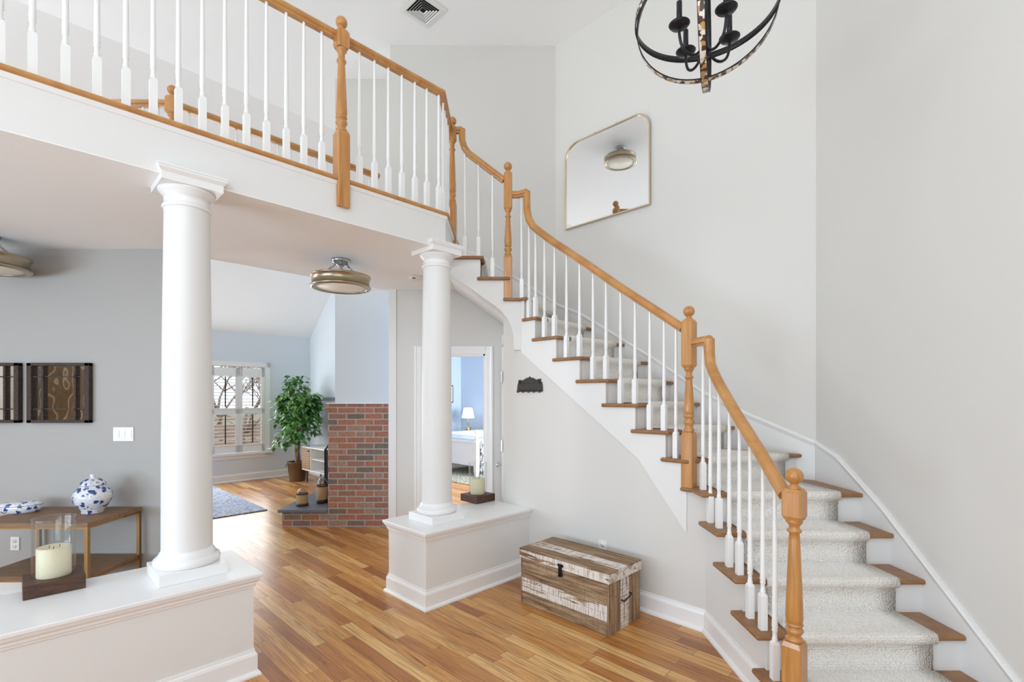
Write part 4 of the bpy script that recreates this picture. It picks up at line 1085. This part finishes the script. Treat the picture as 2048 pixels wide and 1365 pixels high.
MB().tube([(0, 0, RC+0.02), (0, 0, CEIL-cz-0.04)], 0.006, 8).lathe([(0, CEIL-cz-0.002), (0.06, CEIL-cz-0.002), (0.055, CEIL-cz-0.03), (0.01, CEIL-cz-0.045), (0, CEIL-cz-0.045)], seg=24).build('hanging_rod', M['black'], cd)

# ================================================================== FIREPLACE
YB0 = 5.62
bx0 = on_plane(656, 0, 1, YB0).x; bx1 = XL-0.02
fp = thing('fireplace', 'red brick corner fireplace with slate hearth and painted chimney breast in the living room', 'fireplace', (bx0, YB0, 0))
BT = EYE-(808-795)*5.64/984
def lo2(o): o.location = -Vector(fp.location); return o
# brick with its origin at the parent; front face and side face carry their own course direction
bm_ = MB()
bm_.box(0.0, bx1-bx0+0.06, 0.0, 0.012, 0, BT-0.0, mi=0)
bm_.box(0.0, 0.05, 0.012, 0.35, 0, BT, mi=1).box(0.0, 0.05, 1.25, 1.6, 0, BT, mi=1).box(0.0, 0.05, 0.35, 1.25, 0.85, BT, mi=1)
bm_.box(0.02, bx1-bx0+0.06, 0.012, 1.6, BT-0.02, BT, mi=0)
bm_.build('brick_surround', [M['brick'], M['brick_side']], fp)
bs = MB().box(-0.03, 0.012, -0.004, 1.6, BT-0.078, BT-0.012).build('brick_ledge', M['brick_side'], fp)
MB().box(-0.02, bx1-bx0+0.06, -0.008, 1.6, BT, BT+0.012).build('cap_trim', M['trim'], fp)
MB().box(0.07, bx1-bx0+0.06, 0.03, 1.9, BT+0.012, 2.7).build('chimney_breast', M['wall_blue'], fp)
MB().box(0.07, bx1-bx0+0.02, 0.03, 1.9, 2.7, CEIL).build('upper_chimney', M['wall'], fp)  # same breast; whiter colour stands in for the light difference upstairs
MB().box(0.05, 0.6, 0.35, 1.25, 0.2, 0.86).build('firebox', M['soot'], fp)
MB().box(-0.13, 0.08, 0.18, 1.5, 1.435, 1.475).build('mantel', M['slate'], fp, bevel=0.003)
hx = 0.52
hb_ = MB().box(-hx, -0.0, 0.0, 1.5, 0, 0.165, mi=0)
hb_.build('hearth_base', M['brick'], fp)
MB().box(-hx-0.04, 0.0, -0.03, 1.55, 0.165, 0.20).build('hearth_slab', M['slate'], fp, bevel=0.005)
# fire screen leaning on the hearth
fs_ = thing('fire_screen', 'black iron fireplace screen with scrollwork standing on the slate hearth', 'fire screen', (bx0-0.27, YB0+0.63, 0.201))
sc = MB().box(-0.008, 0.008, 0, 0.022, 0, 0.62).box(-0.008, 0.008, 0.90, 0.922, 0, 0.62).box(-0.008, 0.008, 0, 0.922, 0, 0.02)
arc = [(0, 0.011+0.9*i/16, 0.60+0.16*math.sin(math.pi*i/16)) for i in range(17)]
sc.tube(arc, 0.011, 8); sc.tube([(0, y, z-0.09) for _, y, z in arc], 0.006, 8)
sc.tube([(-0.02, -0.03-0.035*math.cos(i*0.45)*(1-i/16), 0.045+0.035*math.sin(i*0.45)*(1-i/16)) for i in range(13)], 0.006, 6).tube([(0, 0.01, 0.012), (-0.02, -0.09, 0.012)], 0.008, 6)
sc.build('frame', M['black'], fs_)
scr = MB()
for yy in (0.16, 0.4, 0.64):
    for zz in (0.16, 0.38):
        scr.tube([(0, yy+(0.012+0.0042*i)*math.cos(i*0.42), zz+(0.012+0.0042*i)*math.sin(i*0.42)) for i in range(20)], 0.005, 6)
scr.build('scrollwork', M['black'], fs_)
MB().box(0.006, 0.0075, 0.02, 0.90, 0.02, 0.60).build('mesh_panel', plain('grey_screen_mesh', rgb(120, 122, 132), 0.6), fs_)
# bottles on the hearth
def bottle(px, py, h, r, neck, label):
    p = at_height(px, py, 0.2)
    t = thing('glass_bottle', label, 'bottle', (p.x, p.y, 0.201), 0, 'wrapped glass bottles on the hearth')
    MB().lathe([(0.0, 0.0), (r, 0.002), (r, h*0.62), (r*0.9, h*0.70), (r*0.5, h*0.80), (r*0.3, h*0.84), (r*0.28, h*0.93), (r*0.42, h), (r*0.36, h), (r*0.22, h*0.93), (r*0.24, h*0.84), (r*0.46, h*0.79), (r*0.86, h*0.69), (r*0.95, h*0.6), (r*0.95, 0.01), (0, 0.01)], seg=28, cap=False).build('glass_body', M['glass'], t)
    MB().lathe([(r+0.002, h*0.10), (r+0.003, h*0.12), (r+0.003, h*0.55), (r+0.002, h*0.56)], seg=28, cap=False).build('burlap_wrap', M['burlap'], t)
    for z0, z1 in ((0.0, 0.12), (0.54, 0.59)):
        MB().lathe([(r+0.003, h*z0), (r+0.006, h*z0+0.003), (r+0.006, h*z1-0.003), (r+0.003, h*z1)], seg=28, cap=False).build('leather_band', M['band'], t)
bottle(604.5, 1012, 0.245, 0.062, 1, 'short clear bottle wrapped in burlap at the open end of the hearth')
bottle(644.5, 1006, 0.365, 0.062, 1, 'taller clear bottle wrapped in burlap beside the brick face')

# ================================================================== LIVING ROOM
# window with plantation shutters
wp1 = on_plane(539.5, 1, -1, CW)
def wloc(u, out, z): return Vector((wp1.x, wp1.y, 0))+A*(-u)+(-B)*out+UP*z     # u to the left from the right edge
u_hole0 = None
wz0, wz1 = 0.50, 2.02
win = MB()
WT = 1.80
def wbox(mb, u0, u1, o0, o1, z0, z1, mi=None):
    a, b_, c, d_ = wloc(u0, o0, 0), wloc(u1, o0, 0), wloc(u1, o1, 0), wloc(u0, o1, 0)
    mb.prism([a, b_, c, d_], z0, z1, mi)
wbox(win, 0, 0.085, 0, 0.02, 0.42, 2.10); wbox(win, WT-0.085, WT, 0, 0.02, 0.42, 2.10); wbox(win, 0, WT, 0, 0.02, wz1, 2.10)
wbox(win, -0.03, WT+0.03, 0, 0.06, wz0-0.035, wz0); wbox(win, 0, WT, 0, 0.02, wz0-0.10, wz0-0.035)
w1 = struct(win.build('window_1', M['trim']))
lv = MB()
UM = [0.085, 0.085+0.515, 0.085+1.03, WT-0.085]
UM = [0.085, 0.515, 0.955, 1.36, WT-0.085]
for i in range(4):
    a, b_ = UM[i]+0.004, UM[i+1]-0.004
    pn = MB()
    wbox(pn, a, a+0.05, -0.02, 0.012, wz0+0.01, wz1-0.03); wbox(pn, b_-0.05, b_, -0.02, 0.012, wz0+0.01, wz1-0.03)
    wbox(pn, a, b_, -0.02, 0.012, wz0+0.01, wz0+0.13); wbox(pn, a, b_, -0.02, 0.012, wz1-0.17, wz1-0.03); wbox(pn, a, b_, -0.02, 0.012, 1.19, 1.27)
    sp_ = pn.build('shutter_panel', M['trim'], w1)
    for (z0, z1) in ((wz0+0.14, 1.18), (1.28, wz1-0.18)):
        sl = MB(); k_ = int((z1-z0)/0.055)
        for j_ in range(k_+1):
            zz = z0+(z1-z0)*j_/k_
            wbox(sl, a+0.05, b_-0.05, -0.035, 0.025, zz-0.0055, zz+0.0055)
        sl.build('louvres', M['trim'], sp_)
        rod = MB(); m_ = (a+b_)/2; wbox(rod, m_-0.008, m_+0.008, 0.02, 0.035, z0+0.03, z1-0.01); rod.build('tilt_rod', M['iron'], sp_)
gp = MB(); wbox(gp, 0.08, WT-0.08, -0.11, -0.105, wz0, wz1); gp.build('pane', M['pane'], w1)
fr2 = MB(); wbox(fr2, 0.085, 0.12, -0.13, -0.09, wz0, wz1); wbox(fr2, WT-0.12, WT-0.085, -0.13, -0.09, wz0, wz1); wbox(fr2, WT/2-0.02, WT/2+0.02, -0.13, -0.09, wz0, wz1); wbox(fr2, 0.085, WT-0.085, -0.13, -0.09, 1.24, 1.28)
fr2.build('window_frame', M['trim'], w1)
a_ = wloc(WT/2, 0.06, 1.26)
area('daylight_living', tuple(a_), tuple(a_-B*3+Vector((0, 0, 0.1))), 1.7, 1.5, 40, (0.97, 0.99, 1))
# unseen fill lamps added at the left of the living room, aimed up
area('fill_living_side', (-8.3, 4.5, 1.5), (-5, 5.6, 2.4), 1.3, 2.0, 105, (0.86, 0.94, 1))
area('fill_living_upper', (-8.3, 4.6, 3.0), (-3, 6.0, 4.0), 1.2, 0.9, 72, (0.92, 0.965, 1))

# potted ficus
pp = at_height(595, 962, 0)
fi = thing('potted_ficus', 'leafy green ficus tree in a bronze bucket in the living room corner', 'potted plant', (pp.x, pp.y, 0))
MB().lathe([(0.0, 0), (0.128, 0), (0.13, 0.01), (0.172, 0.325), (0.178, 0.33), (0.178, 0.342), (0.168, 0.342), (0.162, 0.30), (0, 0.30)], seg=36).tube([(0.17, 0, 0.29), (0.20, 0, 0.28), (0.20, 0.02, 0.24)], 0.006, 6).tube([(-0.17, -0.02, 0.29), (-0.20, -0.02, 0.28), (-0.20, 0.0, 0.24)], 0.006, 6).build('bucket', M['bronze'], fi)
tr = MB()
for a in range(3):
    pts = [(0.022*math.cos(a*2.1+i*0.5), 0.022*math.sin(a*2.1+i*0.5), 0.29+i*0.08) for i in range(14)]
    tr.tube(pts, [0.03-0.0014*i for i in range(14)], 8)
rnd = random.Random(3); tips = []
for i in range(34):
    z0 = 0.62+0.75*rnd.random(); an = rnd.random()*6.28; L2 = 0.16+0.22*rnd.random(); up_ = 0.05+0.42*rnd.random()
    e_ = (L2*math.cos(an), L2*math.sin(an), min(z0+up_, 1.84)); m_ = (e_[0]*0.5, e_[1]*0.5, z0+(e_[2]-z0)*0.7)
    tr.tube([(0, 0, z0), m_, e_], [0.008, 0.005, 0.002], 5); tips += [m_, e_, e_]
tr.tube([(0, 0, 1.3), (-0.06, 0, 1.6), (-0.08, 0.0, 1.86)], [0.01, 0.006, 0.002], 5); tips += [(-0.08, 0, 1.84), (-0.06, 0, 1.74), (-0.04, 0, 1.65)]
tr.build('trunk', M['bark'], fi)
fo = MB()
def leaf_at(mb, p, dr, s):
    dr = dr.normalized(); sd = dr.cross(Vector((0, 0, 1))).normalized(); nn = sd.cross(dr)
    p = Vector(p); w_ = s*0.36
    q = [p, p+dr*s*0.35+sd*w_-nn*s*0.05, p+dr*s*0.35-sd*w_-nn*s*0.05, p+dr*s*0.35+nn*s*0.03, p+dr*s-nn*s*0.18]
    mb.add(q, [(0, 1, 3), (0, 3, 2), (1, 4, 3), (3, 4, 2)])
for i in range(2000):
    t_ = rnd.choice(tips); p = Vector(t_)+Vector((rnd.gauss(0, 0.07), rnd.gauss(0, 0.07), rnd.gauss(0, 0.08)))
    rad = 0.38 if p.z < 1.55 else 0.22
    if math.hypot(p.x, p.y) > rad or p.z < 0.58 or p.z > 1.9: continue
    leaf_at(fo, p, Vector((p.x*2+rnd.gauss(0, 0.5), p.y*2+rnd.gauss(0, 0.5), -0.35+rnd.gauss(0, 0.35))), 0.08+0.045*rnd.random())
fo.build('foliage', M['leaf'], fi)

# mid-century cabinet
cb0 = at_height(608.5, 962, 0)
cab = thing('white_cabinet', 'white low cabinet with slatted wood doors behind the brick fireplace', 'cabinet', (cb0.x+0.02, cb0.y-0.15, 0), R(-45))
CL, CDp, c0_, c1_ = 1.05, 0.36, 0.22, 0.63
cc_ = MB().box(0, CL, 0, CDp, c1_-0.02, c1_).box(0, CL, 0, CDp, c0_, c0_+0.02).box(0, 0.02, 0, CDp, c0_, c1_).box(CL-0.02, CL, 0, CDp, c0_, c1_).box(0, CL, CDp-0.012, CDp, c0_, c1_).box(0.33, 0.345, 0.01, CDp, c0_, c1_).box(0.345, CL-0.02, 0.02, CDp, 0.42, 0.435)
cc_.build('carcass', M['white'], cab, bevel=0.002)
dr_ = MB()
for i in range(9): dr_.box(0.024, 0.325, -0.008, 0.008, c0_+0.028+i*0.040, c0_+0.060+i*0.040, mi=0)
dr_.box(0.022, 0.327, 0.002, 0.012, c0_+0.022, c1_-0.022, mi=1)
do_ = dr_.build('door', [M['slat'], M['white']], cab)
MB().lathe([(0, -0.012), (0.01, -0.01), (0.01, 0.01), (0, 0.012)], (0.30, -0.014, 0.56), 10).build('knob', M['iron'], do_)
for x in (0.08, CL-0.08):
    for y in (0.06, CDp-0.06): MB().lathe([(0.010, 0), (0.018, c0_)], (x, y, 0), 10).build('leg', M['walnut'], cab)

# blue rug
rc = at_height(535, 1021.5, 0)
rg = MB().box(0, 2.6, -0, 1.9, 0.001, 0.012).build('area_rug', M['rug_blue'], bevel=0.003)
rg.location = (rc.x, rc.y, 0); rg.rotation_euler = (0, 0, R(135))
tag(rg, 'blue and white woven rug on the living room floor', 'rug')

# outside: bare trees and fence beyond the shutters
def bare_tree(x, y, h, seed, label):
    rr = random.Random(seed); t = thing('bare_tree', label, 'tree', (x, y, -0.42), 0, 'bare trees outside the living room window')
    mb = MB()
    def grow(p, d, L, r, k):
        q = p+d*L; mb.tube([p, p.lerp(q, 0.5)+Vector((rr.gauss(0, L*0.04), rr.gauss(0, L*0.04), 0)), q], [r, r*0.85, r*0.65], 5)
        if k == 0: return
        for _ in range(3 if k > 1 else 4):
            nd = (d+Vector((rr.gauss(0, 0.55), rr.gauss(0, 0.55), rr.gauss(0.05, 0.35)))).normalized(); grow(p.lerp(q, 0.55+0.45*rr.random()), nd, L*0.68, r*0.6, k-1)
    grow(Vector((0, 0, 0)), Vector((0, 0, 1)), h*0.30, 0.06, 6)
    mb.build('branches', M['twig'], t)
bare_tree(-8.6, 14.6, 5.6, 1, 'bare winter tree outside, behind the left shutter panel')
bare_tree(-7.2, 13.6, 5.4, 5, 'bare winter tree outside, behind the right shutter panel')
fe = thing('garden_fence', 'low tan board fence outside the living room window', 'fence', (-8.6, 12.4, -0.42), R(45))
for i in range(5): MB().box(-6, 6, 0, 0.03, 0.1+i*0.22, 0.28+i*0.22).build('board', M['fence'], fe)
for i in range(7): MB().box(-6+2*i, -5.9+2*i, -0.03, 0.06, 0, 1.25).build('post', M['fence'], fe)

# ================================================================== BEDROOM
fp0 = at_height(953, 955, 0)
bed = thing('bed', 'white wooden bed with turned posts and pale bedding, seen through the bedroom door', 'bed', (fp0.x, fp0.y, 0), R(45))
# local x = A (towards headboard), y = B (to the left)
BL_, BW = 2.0, 1.55
for y in (0, BW):
    MB().sqlathe([(0.024, 0), (0.04, 0.12), (0.04, 0.66), (0.03, 0.68)], (0, y, 0)).lathe([(0.02, 0.675), (0.035, 0.69), (0.02, 0.705), (0.03, 0.72), (0.042, 0.745), (0.03, 0.77), (0.016, 0.785), (0.016, 0.80), (0.03, 0.82), (0.034, 0.84), (0.024, 0.865), (0, 0.875)], (0, y, 0), 16).build('post', M['trim'], bed)
MB().box(-0.015, 0.015, 0.04, BW-0.04, 0.26, 0.62).box(-0.03, 0.03, 0.04, BW-0.04, 0.62, 0.655).box(-0.028, 0.028, 0.04, BW-0.04, 0.2, 0.27).build('footboard', M['trim'], bed, bevel=0.004)
MB().box(BL_, BL_+0.05, 0, BW, 0, 1.15).build('headboard', M['trim'], bed, bevel=0.01)
MB().box(0.03, BL_, -0.01, 0.02, 0.22, 0.36).box(0.03, BL_, BW-0.02, BW+0.01, 0.22, 0.36).build('side_rail', M['trim'], bed)
MB().box(0.04, BL_, 0.01, BW-0.01, 0.30, 0.66).build('mattress', M['linen'], bed, bevel=0.05, seg=4)
MB().box(0.03, 1.2, -0.02, BW+0.02, 0.60, 0.70).build('duvet', M['blanket'], bed, bevel=0.04, seg=4)
MB().box(0.25, 1.5, -0.035, BW+0.03, 0.62, 0.74).build('bedspread', M['linen'], bed, bevel=0.05, seg=4)
MB().box(0.06, 1.3, -0.06, -0.015, 0.10, 0.66).build('hanging_throw', M['throw'], bed, bevel=0.015, seg=3)
for i, y in enumerate((0.38, 1.15)):
    pw = MB().lathe([(0, -0.09), (0.16, -0.075), (0.29, -0.03), (0.32, 0), (0.29, 0.03), (0.16, 0.075), (0, 0.09)], seg=20, sy=0.75).build('pillow', M['linen'])
    tag(pw, ['white pillow propped at the head of the bed, nearest the door', 'white pillow on the far side of the bed, beside the lamp'][i], 'pillow', 'pillows on the white bed')
    pw.matrix_world = Matrix.Translation(Vector((fp0.x, fp0.y, 0))+A*(BL_-0.18)+B*y+UP*0.93) @ Matrix.Rotation(R(45), 4, 'Z') @ Matrix.Rotation(R(-68), 4, 'Y') 
nl = Vector((fp0.x, fp0.y, 0))+A*(BL_-0.2)+B*(BW+0.33)
ns = thing('nightstand', 'small nightstand beyond the bed, under the table lamp', 'nightstand', nl, R(45))
MB().box(-0.2, 0.2, -0.22, 0.22, 0.60, 0.63).build('top', M['trim'], ns); MB().box(-0.18, 0.18, -0.2, 0.2, 0.12, 0.60).build('body', M['trim'], ns)
for x in (-0.15, 0.15):
    for y in (-0.17, 0.17): MB().box(x-0.02, x+0.02, y-0.02, y+0.02, 0, 0.12).build('leg', M['trim'], ns)
tl = on_plane(936, 1, 1, nl.x+nl.y, 857)
tlp = thing('table_lamp', 'small table lamp with white shade and glass base in the blue bedroom', 'lamp', (tl.x, tl.y, 0.631))
zl = 0.0; k0 = EYE-(857-795)*tl.y/984-0.631
MB().lathe([(0.075, 0), (0.075, k0+0.02), (0.06, k0+0.03), (0.012, k0+0.035), (0.012, k0+0.05), (0, k0+0.05)], seg=20).build('base', M['brass'], tlp)
MB().lathe([(0.035, k0+0.04), (0.038, k0+0.06), (0.038, k0+0.20), (0.02, k0+0.23), (0.01, k0+0.25)], seg=20, cap=False).build('glass_stem', M['glass'], tlp)
MB().tube([(0, 0, k0), (0, 0, k0+0.30)], 0.008, 8).build('rod', M['brass'], tlp)
MB().lathe([(0.155, k0+0.25), (0.105, k0+0.50)], seg=28, cap=False).build('lamp_shade', M['shade'], tlp)
# picture on the left bedroom wall
pf_ = on_plane(905.5, 1, -1, BL+0.02, 806)
pi_ = thing('framed_picture', 'narrow dark-framed picture on the blue bedroom wall', 'picture', (pf_.x, pf_.y, pf_.z), R(45))
MB().box(-0.35, 0.0, -0.02, 0, 0, 0.44).build('frame', M['iron'], pi_); MB().box(-0.325, -0.025, -0.024, -0.018, 0.025, 0.415).build('print', M['white'], pi_)
br_ = MB().box(-0.9, 1.3, -0.6, 2.2, 0.001, 0.012).build('bedroom_rug', M['rug_bed']); br_.location = (fp0.x, fp0.y, 0); br_.rotation_euler = (0, 0, R(45))
rgp = at_height(904.8, 964.8, 0); br_.location = (rgp.x+0.6, rgp.y+0.25, 0)
br_.location = Vector((rgp.x, rgp.y, 0))-B*1.0+A*0.9
tag(br_, 'grey-green patterned rug under the bed', 'rug')

# foyer window frames behind the camera (seen only as reflections)
wf = MB()
for x in (-2.3, -1.2, 0.0, 1.1): wf.box(x-0.03, x+0.03, -2.16, -2.10, 0.7, 4.7)
for z in (0.7, 2.2, 2.5, 3.6, 4.7): wf.box(-2.3, 1.1, -2.16, -2.10, z-0.03, z+0.03)
struct(wf.build('window_2', M['trim']))

# brown curtain beside the side window, seen only as a reflection in the small mirror
ct = thing('curtain', 'brown curtain panel seen only as a reflection in the dark-framed mirrors', 'curtain', (-6.42, 0.25, 0.03))
cm_ = MB(); cp_ = [(0.035*math.sin(i*0.9), -0.45+i*0.03) for i in range(31)]
for i in range(30):
    (a0, b0), (a1, b1) = cp_[i], cp_[i+1]
    cm_.prism([(a0, b0), (a1, b1), (a1+0.006, b1), (a0+0.006, b0)], 0, 2.35)
cm_.build('panel', plain('brown_curtain_cloth', rgb(112, 92, 70), 0.9), ct)
MB().tube([(0, -0.6, 2.38), (0, 0.6, 2.38)], 0.012, 8).build('rod', M['iron'], ct)
